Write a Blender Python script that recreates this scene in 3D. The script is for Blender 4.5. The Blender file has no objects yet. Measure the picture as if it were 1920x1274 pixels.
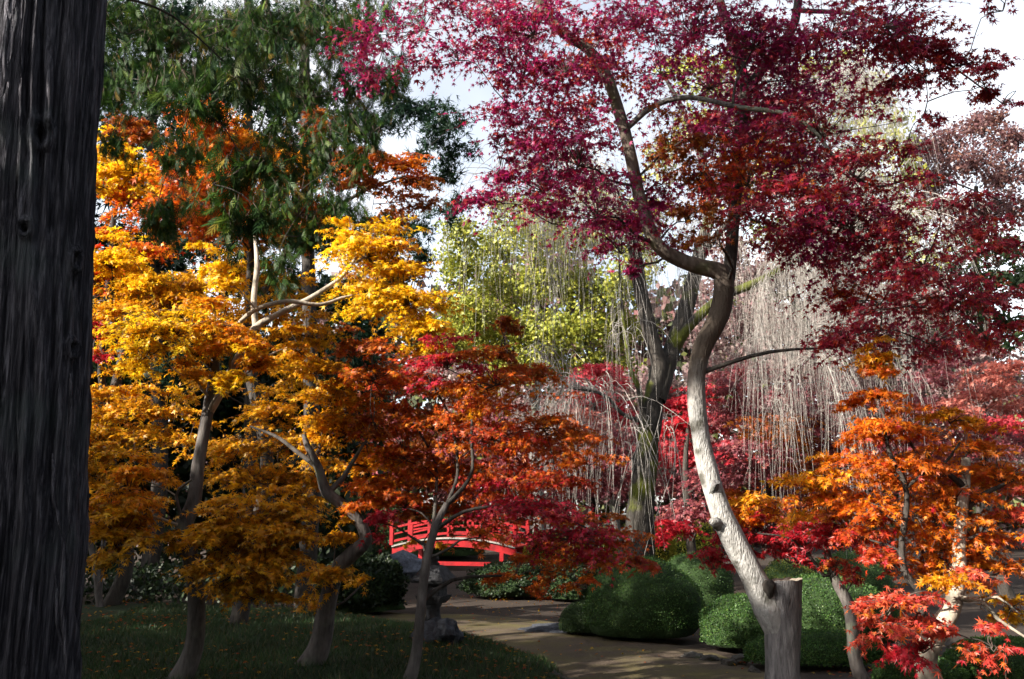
import bpy, math, time
import numpy as np
from mathutils import Matrix, Vector
T0 = time.time()
RAD = math.radians
# ------------------------------------------------------------------ camera, sky, sun, exposure
scene = bpy.context.scene
COL = scene.collection
CAMZ, FPX = 1.7, 1663.0
PITCH = math.atan(323.0 / FPX)
cd = bpy.data.cameras.new('camera'); cam = bpy.data.objects.new('camera', cd); COL.objects.link(cam)
cam.location = (0, 0, CAMZ); cam.rotation_euler = (math.pi / 2 + PITCH, 0, 0)
cd.sensor_width = 36.0; cd.lens = 36.0 * FPX / 1920.0; cd.clip_end = 2000
cd.dof.use_dof = True; cd.dof.focus_distance = 7.6; cd.dof.aperture_fstop = 5.0
scene.camera = cam
SUN_EL, SUN_AZ = RAD(27), RAD(30)     # azimuth: degrees behind the -X direction
S = np.array([-math.cos(SUN_EL) * math.cos(SUN_AZ), -math.cos(SUN_EL) * math.sin(SUN_AZ), math.sin(SUN_EL)])
w = bpy.data.worlds.new('World'); scene.world = w; w.use_nodes = True
nt = w.node_tree; nt.nodes.clear()
sky = nt.nodes.new('ShaderNodeTexSky'); sky.sky_type = 'NISHITA'; sky.sun_disc = False
sky.sun_elevation = SUN_EL; sky.sun_rotation = math.atan2(S[0], S[1])
sky.air_density = 1.0; sky.dust_density = 1.5; sky.ozone_density = 1.2
bg = nt.nodes.new('ShaderNodeBackground'); bg.inputs[1].default_value = 0.075
ow = nt.nodes.new('ShaderNodeOutputWorld')
# a thin bright veil of high cloud over the whole sky
tcw = nt.nodes.new('ShaderNodeTexCoord'); nz_ = nt.nodes.new('ShaderNodeTexNoise'); nz_.inputs['Scale'].default_value = 2.2; nz_.inputs['Detail'].default_value = 5
nt.links.new(tcw.outputs['Generated'], nz_.inputs[0])
rmp = nt.nodes.new('ShaderNodeMapRange'); rmp.inputs[1].default_value = .35; rmp.inputs[2].default_value = .65; rmp.inputs[3].default_value = .15; rmp.inputs[4].default_value = .75
nt.links.new(nz_.outputs[0], rmp.inputs[0])
bw = nt.nodes.new('ShaderNodeRGBToBW'); nt.links.new(sky.outputs[0], bw.inputs[0])
mu = nt.nodes.new('ShaderNodeMath'); mu.operation = 'MULTIPLY'; mu.inputs[1].default_value = 3.6; nt.links.new(bw.outputs[0], mu.inputs[0])
mixw = nt.nodes.new('ShaderNodeMix'); mixw.data_type = 'RGBA'; nt.links.new(rmp.outputs[0], mixw.inputs[0]); nt.links.new(sky.outputs[0], mixw.inputs[6]); nt.links.new(mu.outputs[0], mixw.inputs[7])
nt.links.new(mixw.outputs[2], bg.inputs[0]); nt.links.new(bg.outputs[0], ow.inputs[0])
sd = bpy.data.lights.new('sun', 'SUN'); sd.energy = 5.0; sd.angle = RAD(0.53); sd.color = (1.0, 0.93, 0.82)
so = bpy.data.objects.new('sun', sd); COL.objects.link(so)
so.rotation_euler = Vector(tuple(S)).to_track_quat('Z', 'Y').to_euler(); so.location = tuple(S * 60)
vs = scene.view_settings
vs.view_transform = 'Standard'; vs.look = 'None'; vs.gamma = 1.0; vs.use_curve_mapping = False
vs.exposure = 1.75
cy = scene.cycles
cy.max_bounces = 8; cy.diffuse_bounces = 4; cy.transmission_bounces = 5; cy.glossy_bounces = 2
cy.caustics_reflective = False; cy.caustics_refractive = False

# ------------------------------------------------------------------ helpers
rng = np.random.default_rng(7)
CP, SP = math.cos(PITCH), math.sin(PITCH)
def P(px, py, d):
    """world point on the line of sight of a photograph pixel at world depth y = d"""
    u, v = (px - 960) / FPX, (637 - py) / FPX
    dy, dz = CP - v * SP, SP + v * CP
    t = d / dy
    return np.array([u * t, d, CAMZ + dz * t])
def project(V):
    x, y, z = V[:, 0], V[:, 1], V[:, 2] - CAMZ
    f = y * CP + z * SP; u = -y * SP + z * CP
    f = np.maximum(f, 1e-3)
    return 960 + FPX * x / f, 637 - FPX * u / f, f
def nrm(a): return a / np.maximum(np.linalg.norm(a, axis=-1, keepdims=True), 1e-9)
def _h(i, j, k, seed):
    n = (i * 374761393 + j * 668265263 + k * 2147483647 + seed * 974634777) & 0x7fffffff
    n = ((n ^ (n >> 13)) * 1274126177) & 0x7fffffff
    n = (n ^ (n >> 16)) & 0xffff
    return n / 65535.0
def vnoise(p, seed=0):
    p = np.asarray(p, float); i = np.floor(p).astype(np.int64); f = p - i; f = f * f * (3 - 2 * f)
    r = 0
    for a in (0, 1):
        for b in (0, 1):
            for c in (0, 1):
                wgt = (f[..., 0] if a else 1 - f[..., 0]) * (f[..., 1] if b else 1 - f[..., 1]) * (f[..., 2] if c else 1 - f[..., 2])
                r = r + wgt * _h(i[..., 0] + a, i[..., 1] + b, i[..., 2] + c, seed)
    return r * 2 - 1
def fbm(p, seed=0, o=3):
    p = np.asarray(p, float); r = 0; a = 1.0
    for q in range(o): r = r + a * vnoise(p * 2 ** q, seed + q * 17); a *= .5
    return r

class MB:
    """collects geometry (faces of any size) for one mesh object"""
    def __init__(s): s.v = []; s.f = []; s.c = []; s.n = 0; s.cols = False
    def add(s, V, F, C=None):
        V = np.asarray(V, float).reshape(-1, 3); F = np.asarray(F, np.int64)
        s.v.append(V); s.f.append(F + s.n); s.n += len(V)
        if C is not None: s.cols = True; s.c.append(np.broadcast_to(np.asarray(C, float), (len(V), 3)))
        return s
    def mesh(s, name, mat, smooth=True, origin=(0, 0, 0)):
        V = np.concatenate(s.v) - np.asarray(origin)
        me = bpy.data.meshes.new(name)
        me.vertices.add(len(V)); me.vertices.foreach_set('co', V.astype(np.float32).ravel())
        idx = np.concatenate([f.ravel() for f in s.f]); tot = np.concatenate([np.full(len(f), f.shape[1]) for f in s.f])
        me.loops.add(len(idx)); me.loops.foreach_set('vertex_index', idx.astype(np.int32))
        st = np.concatenate([[0], np.cumsum(tot)[:-1]])
        me.polygons.add(len(tot)); me.polygons.foreach_set('loop_start', st.astype(np.int32))
        me.polygons.foreach_set('use_smooth', np.full(len(tot), smooth, dtype=bool))
        me.update(calc_edges=True)
        if s.cols:
            C = np.concatenate(s.c); a = me.attributes.new('leafcol', 'FLOAT_COLOR', 'POINT')
            a.data.foreach_set('color', np.concatenate([np.clip(C, 0, 1), np.ones((len(C), 1))], 1).astype(np.float32).ravel())
        me.materials.append(mat)
        return me
    def build(s, name, mat, parent=None, smooth=True, origin=None, kind=None, label=None):
        if origin is None: origin = tuple(parent.get('_o', (0, 0, 0))) if parent is not None else (0, 0, 0)
        o = bpy.data.objects.new(name, s.mesh(name, mat, smooth, origin)); COL.objects.link(o)
        if parent is not None: o.parent = parent
        elif any(origin): o.location = origin
        if kind: o['kind'] = kind
        if label: o['label'] = label
        return o
def tag(o, label, cat, group=None, kind=None):
    o['label'] = label; o['category'] = cat
    if group: o['group'] = group
    if kind: o['kind'] = kind
    return o
ROOTS = []
def thing(name, label, cat, base, group=None):
    o = bpy.data.objects.new(name, None); COL.objects.link(o); o.empty_display_size = .2
    o.location = tuple(float(q) for q in base); o['_o'] = [float(q) for q in base]; ROOTS.append(o)
    return tag(o, label, cat, group)
def struct(o): o['kind'] = 'structure'; return o

def smooth_path(pts, step=.12, rad=None):
    pts = np.asarray(pts, float); n = len(pts)
    e = np.concatenate([[2 * pts[0] - pts[1]], pts, [2 * pts[-1] - pts[-2]]])
    out = []; ro = []
    for i in range(n - 1):
        a, b, c, d = e[i], e[i + 1], e[i + 2], e[i + 3]
        m = max(2, int(np.linalg.norm(c - b) / step))
        t = np.linspace(0, 1, m, endpoint=False)[:, None]
        out.append(.5 * (2 * b + (c - a) * t + (2 * a - 5 * b + 4 * c - d) * t ** 2 + (3 * b - a - 3 * c + d) * t ** 3))
        if rad is not None: ro.append(rad[i] + (rad[i + 1] - rad[i]) * t[:, 0])
    out.append(pts[-1:])
    if rad is not None: ro.append(np.array([rad[-1]])); return np.concatenate(out), np.concatenate(ro)
    return np.concatenate(out)
def tube(pts, rad, sides=8, lump=0., seed=0, cap=True, lscale=3.):
    pts = np.asarray(pts, float); n = len(pts); rad = np.broadcast_to(np.asarray(rad, float), (n,))
    tg = nrm(np.gradient(pts, axis=0))
    u = np.cross(tg[0], [0.31, 0.9, 0.2]); u /= np.linalg.norm(u); U = [u]
    for i in range(1, n):
        u = U[-1] - tg[i] * np.dot(U[-1], tg[i]); U.append(u / max(np.linalg.norm(u), 1e-9))
    U = np.array(U); W = np.cross(tg, U)
    a = np.arange(sides) * 2 * math.pi / sides
    dirs = U[:, None] * np.cos(a)[None, :, None] + W[:, None] * np.sin(a)[None, :, None]
    R = np.repeat(rad[:, None], sides, 1)
    if lump:
        q = pts[:, None] * lscale + dirs * 1.2
        R = R * (1 + lump * fbm(q, seed, 2))
    V = (pts[:, None] + dirs * R[..., None]).reshape(-1, 3)
    i = np.arange(n - 1)[:, None] * sides; j = np.arange(sides)[None]; k = (j + 1) % sides
    F = np.stack([i + j, i + k, i + sides + k, i + sides + j], -1).reshape(-1, 4)
    return V, F
def strands(S0, S1, S2, S3, r0, r1, seg=6, sides=3):
    """many thin cubic (Bezier) tubes at once, (N,3) control points"""
    N = len(S0); t = np.linspace(0, 1, seg + 1)[None, :, None]
    p = ((1 - t) ** 3) * S0[:, None] + 3 * t * (1 - t) ** 2 * S1[:, None] + 3 * t * t * (1 - t) * S2[:, None] + t ** 3 * S3[:, None]
    tg = nrm(np.gradient(p, axis=1))
    u = nrm(np.cross(tg, np.array([.37, .83, .41])[None, None])); v = np.cross(tg, u)
    r = (np.asarray(r0).reshape(-1, 1) * (1 - t[:, :, 0]) + np.asarray(r1).reshape(-1, 1) * t[:, :, 0])
    a = np.arange(sides) * 2 * math.pi / sides
    V = p[:, :, None] + r[:, :, None, None] * (u[:, :, None] * np.cos(a)[None, None, :, None] + v[:, :, None] * np.sin(a)[None, None, :, None])
    base = (np.arange(N) * (seg + 1) * sides)[:, None, None]
    i = np.arange(seg)[None, :, None] * sides; j = np.arange(sides)[None, None]; k = (j + 1) % sides
    F = np.stack([base + i + j, base + i + k, base + i + sides + k, base + i + sides + j], -1).reshape(-1, 4)
    return V.reshape(-1, 3), F
def box_vf(c, s, R=None):
    c = np.asarray(c, float); s = np.asarray(s, float) / 2
    V = np.array([[x, y, z] for x in (-1, 1) for y in (-1, 1) for z in (-1, 1)], float) * s
    if R is not None: V = V @ np.asarray(R).T
    return V + c, np.array([[0, 1, 3, 2], [4, 6, 7, 5], [0, 4, 5, 1], [2, 3, 7, 6], [0, 2, 6, 4], [1, 5, 7, 3]])
def lathe(prof, n=16, c=(0, 0, 0), jit=0., seed=0):
    prof = np.asarray(prof, float); m = len(prof); a = np.arange(n) * 2 * math.pi / n
    V = np.stack([prof[:, None, 0] * np.cos(a), prof[:, None, 0] * np.sin(a), np.repeat(prof[:, 1:2], n, 1)], -1)
    if jit: V = V + jit * np.stack([fbm(V * 9, seed + q, 2) for q in range(3)], -1)
    V = V.reshape(-1, 3) + np.asarray(c)
    i = np.arange(m - 1)[:, None] * n; j = np.arange(n)[None]; k = (j + 1) % n
    return V, np.stack([i + j, i + k, i + n + k, i + n + j], -1).reshape(-1, 4)

# leaf outlines: unit length along +Y, normal +Z
def star(lobes, notch=.34, droop=.16, base=.1):
    V = [(0, 0, 0)]; A = lobes; tips = [(L * math.sin(RAD(a)), L * math.cos(RAD(a)), -droop * L) for a, L in A]
    n = []
    for i in range(len(A) - 1):
        a = (A[i][0] + A[i + 1][0]) / 2; r = notch * (A[i][1] + A[i + 1][1]) / 2
        n.append((r * math.sin(RAD(a)), r * math.cos(RAD(a)), .03))
    a0 = A[0][0] - 25; a1 = A[-1][0] + 25
    n = [(base * math.sin(RAD(a0)), base * math.cos(RAD(a0)), 0)] + n + [(base * math.sin(RAD(a1)), base * math.cos(RAD(a1)), 0)]
    V += tips + n; k = len(tips); F = []
    for i in range(k): F += [(0, 1 + i, 1 + k + i), (0, 1 + k + i + 1, 1 + i)]
    return np.array(V, float), np.array(F)
LEAF7 = star([(-128, .42), (-84, .72), (-40, .93), (0, 1.), (40, .93), (84, .72), (128, .42)], .30, .18)
LEAF5 = star([(-100, .6), (-48, .9), (0, 1.), (48, .9), (100, .6)], .3, .18)
LEAF3 = star([(-62, .85), (0, 1.), (62, .85)], .36, .15, .16)
def lite(lobes, wd=.2, droop=.2):
    V = []; F = []
    for i, (a, L) in enumerate(lobes):
        a = RAD(a); t = np.array([math.sin(a), math.cos(a), 0]); s = np.array([t[1], -t[0], 0]); z = .012 * (i % 3)
        k = len(V); V += [tuple(-.06 * t + s * wd * L + (0, 0, z)), tuple(t * L + (0, 0, z - droop * L)), tuple(-.06 * t - s * wd * L + (0, 0, z))]; F.append((k, k + 1, k + 2))
    return np.array(V, float), np.array(F)
LITE7 = lite([(-125, .45), (-82, .75), (-40, .95), (0, 1.), (40, .95), (82, .75), (125, .45)], .20)
LITE5 = lite([(-100, .62), (-48, .92), (0, 1.), (48, .92), (100, .62)], .22)
LITE3 = lite([(-65, .9), (0, 1.), (65, .9)], .3)
TUFT = lite([(-50, .8), (-15, 1.), (22, .95), (60, .75)], .09, .1)
QUADLEAF = (np.array([(0, 0, 0), (.33, .5, -.04), (0, 1, -.1), (-.33, .5, -.04)], float), np.array([(0, 1, 2), (0, 2, 3)]))
def sprig():
    V = []; F = []
    def blade(p, d, L, wd):
        d = np.array(d) / np.linalg.norm(d); s = np.array([d[1], -d[0], 0]); i = len(V)
        V.extend([p, p + d * L * .5 + s * wd, p + d * L, p + d * L * .5 - s * wd]); F.extend([(i, i + 1, i + 2), (i, i + 2, i + 3)])
    blade(np.zeros(3), (0, 1, 0), 1., .03)
    for y, L in ((.1, .55), (.34, .5), (.58, .38)):
        for s in (-1, 1): blade(np.array([0, y + (.06 if s > 0 else 0), .0]), (s * .42, .9, -.1 * s), L, .032)
    return np.array(V, float), np.array(F)
SPRIG = sprig()

def place(tpl, pos, fwd, nor, size):
    y = nrm(fwd); z = nor - y * np.sum(nor * y, -1, keepdims=True); z = nrm(z); x = np.cross(y, z)
    R = np.stack([x, y, z], -1)                        # columns
    V = pos[:, None] + np.einsum('nij,kj->nki', R, tpl[0]) * size[:, None, None]
    K = len(tpl[0]); F = tpl[1][None] + (np.arange(len(pos)) * K)[:, None, None]
    return V.reshape(-1, 3), F.reshape(-1, tpl[1].shape[1]), R

# palettes: lists of (weight, linear rgb)
PAL = {
 'shadegreen':[(4, (.010, .020, .008)), (3, (.016, .030, .009)), (1, (.03, .042, .012))],  # darker copy of darkgreen, shade put into the leaf colour
 'woodmix':[(3, (.10, .06, .055)), (2, (.14, .08, .075)), (2, (.05, .06, .025)), (2, (.10, .11, .03)), (1.5, (.2, .09, .09))],
 'thicket':[(3, (.26, .17, .16)), (2, (.34, .25, .22)), (2, (.24, .11, .12)), (1, (.18, .15, .12))],
 'yellow': [(5, (.84, .55, .012)), (3, (.82, .46, .008)), (1.8, (.84, .62, .03)), (.6, (.72, .30, .008))],
 'gold':   [(4, (.74, .37, .008)), (3, (.62, .27, .006)), (1.6, (.64, .40, .02)), (.8, (.42, .12, .006)), (.3, (.25, .2, .02))],
 'yelred': [(3, (.80, .38, .012)), (2, (.68, .12, .012)), (1.6, (.6, .03, .015))],
 'orange': [(3, (.66, .17, .008)), (3, (.58, .11, .008)), (1.5, (.72, .28, .01)), (1, (.5, .05, .012))],
 'oryel':  [(3, (.74, .29, .010)), (3, (.76, .40, .012)), (1, (.62, .14, .008))],
 'rust':   [(3, (.56, .110, .009)), (3, (.52, .075, .011)), (1.6, (.58, .20, .010)), (1, (.42, .16, .012))],
 'redor':  [(3, (.52, .055, .016)), (3, (.50, .095, .010)), (2, (.48, .024, .032)), (.8, (.54, .19, .012))],
 'red':    [(3, (.46, .014, .035)), (2, (.42, .02, .06)), (1, (.5, .05, .015))],
 'crimson':[(4, (.32, .011, .082)), (3, (.27, .012, .105)), (2, (.38, .013, .050)), (.5, (.58, .07, .012))],
 'maroon': [(4, (.34, .016, .045)), (3, (.40, .020, .026)), (2, (.26, .016, .056)), (1.2, (.5, .08, .014))],
 'fire':   [(3, (.55, .05, .012)), (2, (.6, .12, .01)), (2, (.3, .01, .03)), (1, (.65, .26, .012))],
 'brownor':[(3, (.34, .085, .010)), (2, (.42, .15, .012)), (2, (.26, .035, .014))],
 'scarlet':[(3, (.46, .012, .022)), (2, (.36, .01, .03)), (1, (.52, .03, .03))],
 'salmon': [(3, (.66, .10, .045)), (3, (.6, .06, .05)), (1.5, (.7, .2, .06)), (1, (.5, .03, .03))],
 'pinkred':[(3, (.60, .05, .07)), (2, (.55, .10, .12)), (2, (.5, .03, .05))],
 'mauve':  [(3, (.32, .10, .12)), (2, (.28, .07, .09)), (2, (.36, .12, .10)), (1, (.4, .06, .07))],
 'salmonpale':[(3, (.62, .20, .15)), (2, (.66, .28, .2)), (2, (.5, .12, .1))],
 'brownmauve':[(3, (.14, .060, .058)), (2, (.18, .085, .07)), (2, (.11, .05, .06)), (.4, (.3, .14, .08))],
 'limegreen':[(4, (.27, .27, .030)), (3, (.19, .21, .026)), (2, (.09, .12, .02)), (1.2, (.36, .33, .05))],
 'cypress':[(4, (.020, .050, .008)), (3, (.034, .070, .008)), (3, (.012, .032, .010)), (.8, (.09, .12, .014)), (.25, (.20, .10, .015))],
 'cedar':  [(4, (.010, .026, .017)), (3, (.016, .036, .017)), (1, (.026, .05, .018))],
 'darkgreen':[(4, (.022, .042, .016)), (3, (.035, .06, .018)), (1, (.06, .085, .02))],
 'box':    [(4, (.040, .095, .020)), (3, (.060, .125, .022)), (2, (.028, .07, .02)), (.5, (.11, .16, .03))],
 'boxyel': [(3, (.12, .15, .02)), (2, (.07, .12, .02)), (1, (.2, .19, .03))],
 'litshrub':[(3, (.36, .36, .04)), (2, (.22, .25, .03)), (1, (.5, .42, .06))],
}
def palcol(name, n, r):
    p = PAL[name]; wt = np.array([q[0] for q in p]); c = np.array([q[1] for q in p])
    return c[r.choice(len(p), n, p=wt / wt.sum())]

# ------------------------------------------------------------------ materials
def newmat(name):
    m = bpy.data.materials.new(name); m.use_nodes = True; m.node_tree.nodes.clear()
    return m, m.node_tree.nodes, m.node_tree.links
def leaf_mat(name, trans=.5, gloss=.05, rough=.45):
    m, N, L = newmat(name)
    at = N.new('ShaderNodeAttribute'); at.attribute_name = 'leafcol'
    d = N.new('ShaderNodeBsdfDiffuse'); t = N.new('ShaderNodeBsdfTranslucent'); g = N.new('ShaderNodeBsdfGlossy')
    g.inputs['Roughness'].default_value = rough
    m1 = N.new('ShaderNodeMixShader'); m1.inputs[0].default_value = trans
    m2 = N.new('ShaderNodeMixShader'); m2.inputs[0].default_value = gloss
    o = N.new('ShaderNodeOutputMaterial')
    L.new(at.outputs['Color'], d.inputs[0]); L.new(at.outputs['Color'], t.inputs[0])
    L.new(d.outputs[0], m1.inputs[1]); L.new(t.outputs[0], m1.inputs[2])
    L.new(m1.outputs[0], m2.inputs[1]); L.new(g.outputs[0], m2.inputs[2]); L.new(m2.outputs[0], o.inputs[0])
    return m
def bark_mat(name, cols, scale=(6, 6, 1.5), bump=.4, rough=.85, patch=None, pscale=2.2, plo=.5, phi=.62, detail=6):
    """two or three tone bark stretched along Z, with optional moss or lichen patches"""
    m, N, L = newmat(name)
    tc = N.new('ShaderNodeTexCoord'); mp = N.new('ShaderNodeMapping'); mp.inputs['Scale'].default_value = scale
    L.new(tc.outputs['Object'], mp.inputs[0])
    n1 = N.new('ShaderNodeTexNoise'); n1.inputs['Scale'].default_value = 3; n1.inputs['Detail'].default_value = detail; n1.inputs['Roughness'].default_value = .65
    L.new(mp.outputs[0], n1.inputs[0])
    cr = N.new('ShaderNodeValToRGB'); e = cr.color_ramp.elements
    e[0].position = .3; e[0].color = (*cols[0], 1); e[1].position = .72; e[1].color = (*cols[-1], 1)
    if len(cols) > 2: q = e.new(.5); q.color = (*cols[1], 1)
    L.new(n1.outputs[0], cr.inputs[0]); col = cr.outputs[0]
    if patch:
        n2 = N.new('ShaderNodeTexNoise'); n2.inputs['Scale'].default_value = pscale; n2.inputs['Detail'].default_value = 5
        L.new(tc.outputs['Object'], n2.inputs[0])
        r2 = N.new('ShaderNodeValToRGB'); r2.color_ramp.elements[0].position = plo; r2.color_ramp.elements[1].position = phi
        L.new(n2.outputs[0], r2.inputs[0])
        mx = N.new('ShaderNodeMix'); mx.data_type = 'RGBA'; L.new(r2.outputs[0], mx.inputs[0])
        L.new(col, mx.inputs[6]); mx.inputs[7].default_value = (*patch, 1); col = mx.outputs[2]
    b = N.new('ShaderNodeBsdfPrincipled'); b.inputs['Roughness'].default_value = rough
    if 'Specular IOR Level' in b.inputs: b.inputs['Specular IOR Level'].default_value = .2
    L.new(col, b.inputs['Base Color'])
    bp = N.new('ShaderNodeBump'); bp.inputs['Strength'].default_value = bump; bp.inputs['Distance'].default_value = .03
    n3 = N.new('ShaderNodeTexNoise'); n3.inputs['Scale'].default_value = 9; n3.inputs['Detail'].default_value = 5
    L.new(mp.outputs[0], n3.inputs[0]); L.new(n3.outputs[0], bp.inputs['Height']); L.new(bp.outputs[0], b.inputs['Normal'])
    o = N.new('ShaderNodeOutputMaterial'); L.new(b.outputs[0], o.inputs[0])
    return m
M_MAPLE = leaf_mat('maple_leaf', .55, .03)
M_NEEDLE = leaf_mat('conifer_foliage', .25, .012, .5)
M_GREEN = leaf_mat('evergreen_leaf', .3, .025, .5)
M_GRASS = leaf_mat('grass_blade', .3, .03, .5)
B_CYP = bark_mat('cypress_bark', [(.006, .006, .008), (.055, .052, .064), (.23, .22, .25)], (22, 22, .8), 1.0, .9, (.085, .105, .105), 1.6, .55, .72, 12)
B_PALE = bark_mat('pale_maple_bark', [(.17, .165, .155), (.31, .30, .285), (.43, .42, .40)], (7, 7, 2.2), .8, .85, (.10, .095, .08), 5.5, .54, .64, 10)
B_STUMP = bark_mat('stump_bark', [(.07, .064, .064), (.17, .16, .16), (.28, .265, .26)], (11, 11, 1.6), 1.0, .9, (.10, .11, .09), 3, .58, .72)
B_WOOD = bark_mat('cut_wood', [(.2, .17, .13), (.4, .35, .28)], (8, 8, 8), .3)
B_GREY = bark_mat('grey_maple_bark', [(.035, .030, .028), (.085, .074, .068), (.15, .135, .125)], (5, 5, 1.3), .4, .85, (.13, .14, .10), 3, .56, .68)
B_TAN = bark_mat('tan_maple_bark', [(.15, .125, .10), (.30, .255, .20), (.42, .37, .30)], (4, 4, 1.4), .3, .85, (.10, .09, .07), 3.4, .54, .64)
B_DARK = bark_mat('dark_bark', [(.018, .015, .013), (.04, .034, .029), (.07, .06, .052)], (5, 5, 1.5), .5)
B_MOSS = bark_mat('mossy_cherry_bark', [(.014, .012, .010), (.032, .028, .024), (.06, .054, .047)], (5, 5, 1.2), .9, .9, (.085, .095, .012), 1.1, .52, .6)
B_TWIG = bark_mat('weeping_twig', [(.17, .15, .135), (.29, .265, .24), (.44, .41, .38)], (2, 2, 1), .1)
B_SHADED = bark_mat('shaded_maple_bark', [(.045, .034, .028), (.10, .078, .062), (.17, .14, .115)], (4, 4, 1.3), .4, .85, (.07, .08, .03), 2.5, .56, .68)  # limb bark with the canopy's shade painted into its colour
def grade_bark(m, brown, z0, z1):  # darkens bark with height: moss plus shade painted into the colour
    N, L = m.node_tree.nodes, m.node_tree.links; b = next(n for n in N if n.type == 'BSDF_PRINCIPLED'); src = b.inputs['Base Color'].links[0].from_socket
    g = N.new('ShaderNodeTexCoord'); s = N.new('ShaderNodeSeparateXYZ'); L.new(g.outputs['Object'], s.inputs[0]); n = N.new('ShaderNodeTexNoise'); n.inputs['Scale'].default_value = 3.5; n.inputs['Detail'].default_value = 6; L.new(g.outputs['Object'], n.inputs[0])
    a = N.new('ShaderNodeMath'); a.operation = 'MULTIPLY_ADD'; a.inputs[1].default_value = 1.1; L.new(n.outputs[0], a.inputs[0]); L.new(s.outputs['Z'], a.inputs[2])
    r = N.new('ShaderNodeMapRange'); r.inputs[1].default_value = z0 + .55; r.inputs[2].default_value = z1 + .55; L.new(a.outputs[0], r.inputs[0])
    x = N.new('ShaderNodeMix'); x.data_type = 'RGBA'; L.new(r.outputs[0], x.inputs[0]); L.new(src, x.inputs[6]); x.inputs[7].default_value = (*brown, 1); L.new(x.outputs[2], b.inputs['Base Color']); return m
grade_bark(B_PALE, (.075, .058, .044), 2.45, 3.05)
B_TWIGD = bark_mat('maple_twig', [(.05, .035, .03), (.11, .08, .065)], (4, 4, 4), .1)

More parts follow.
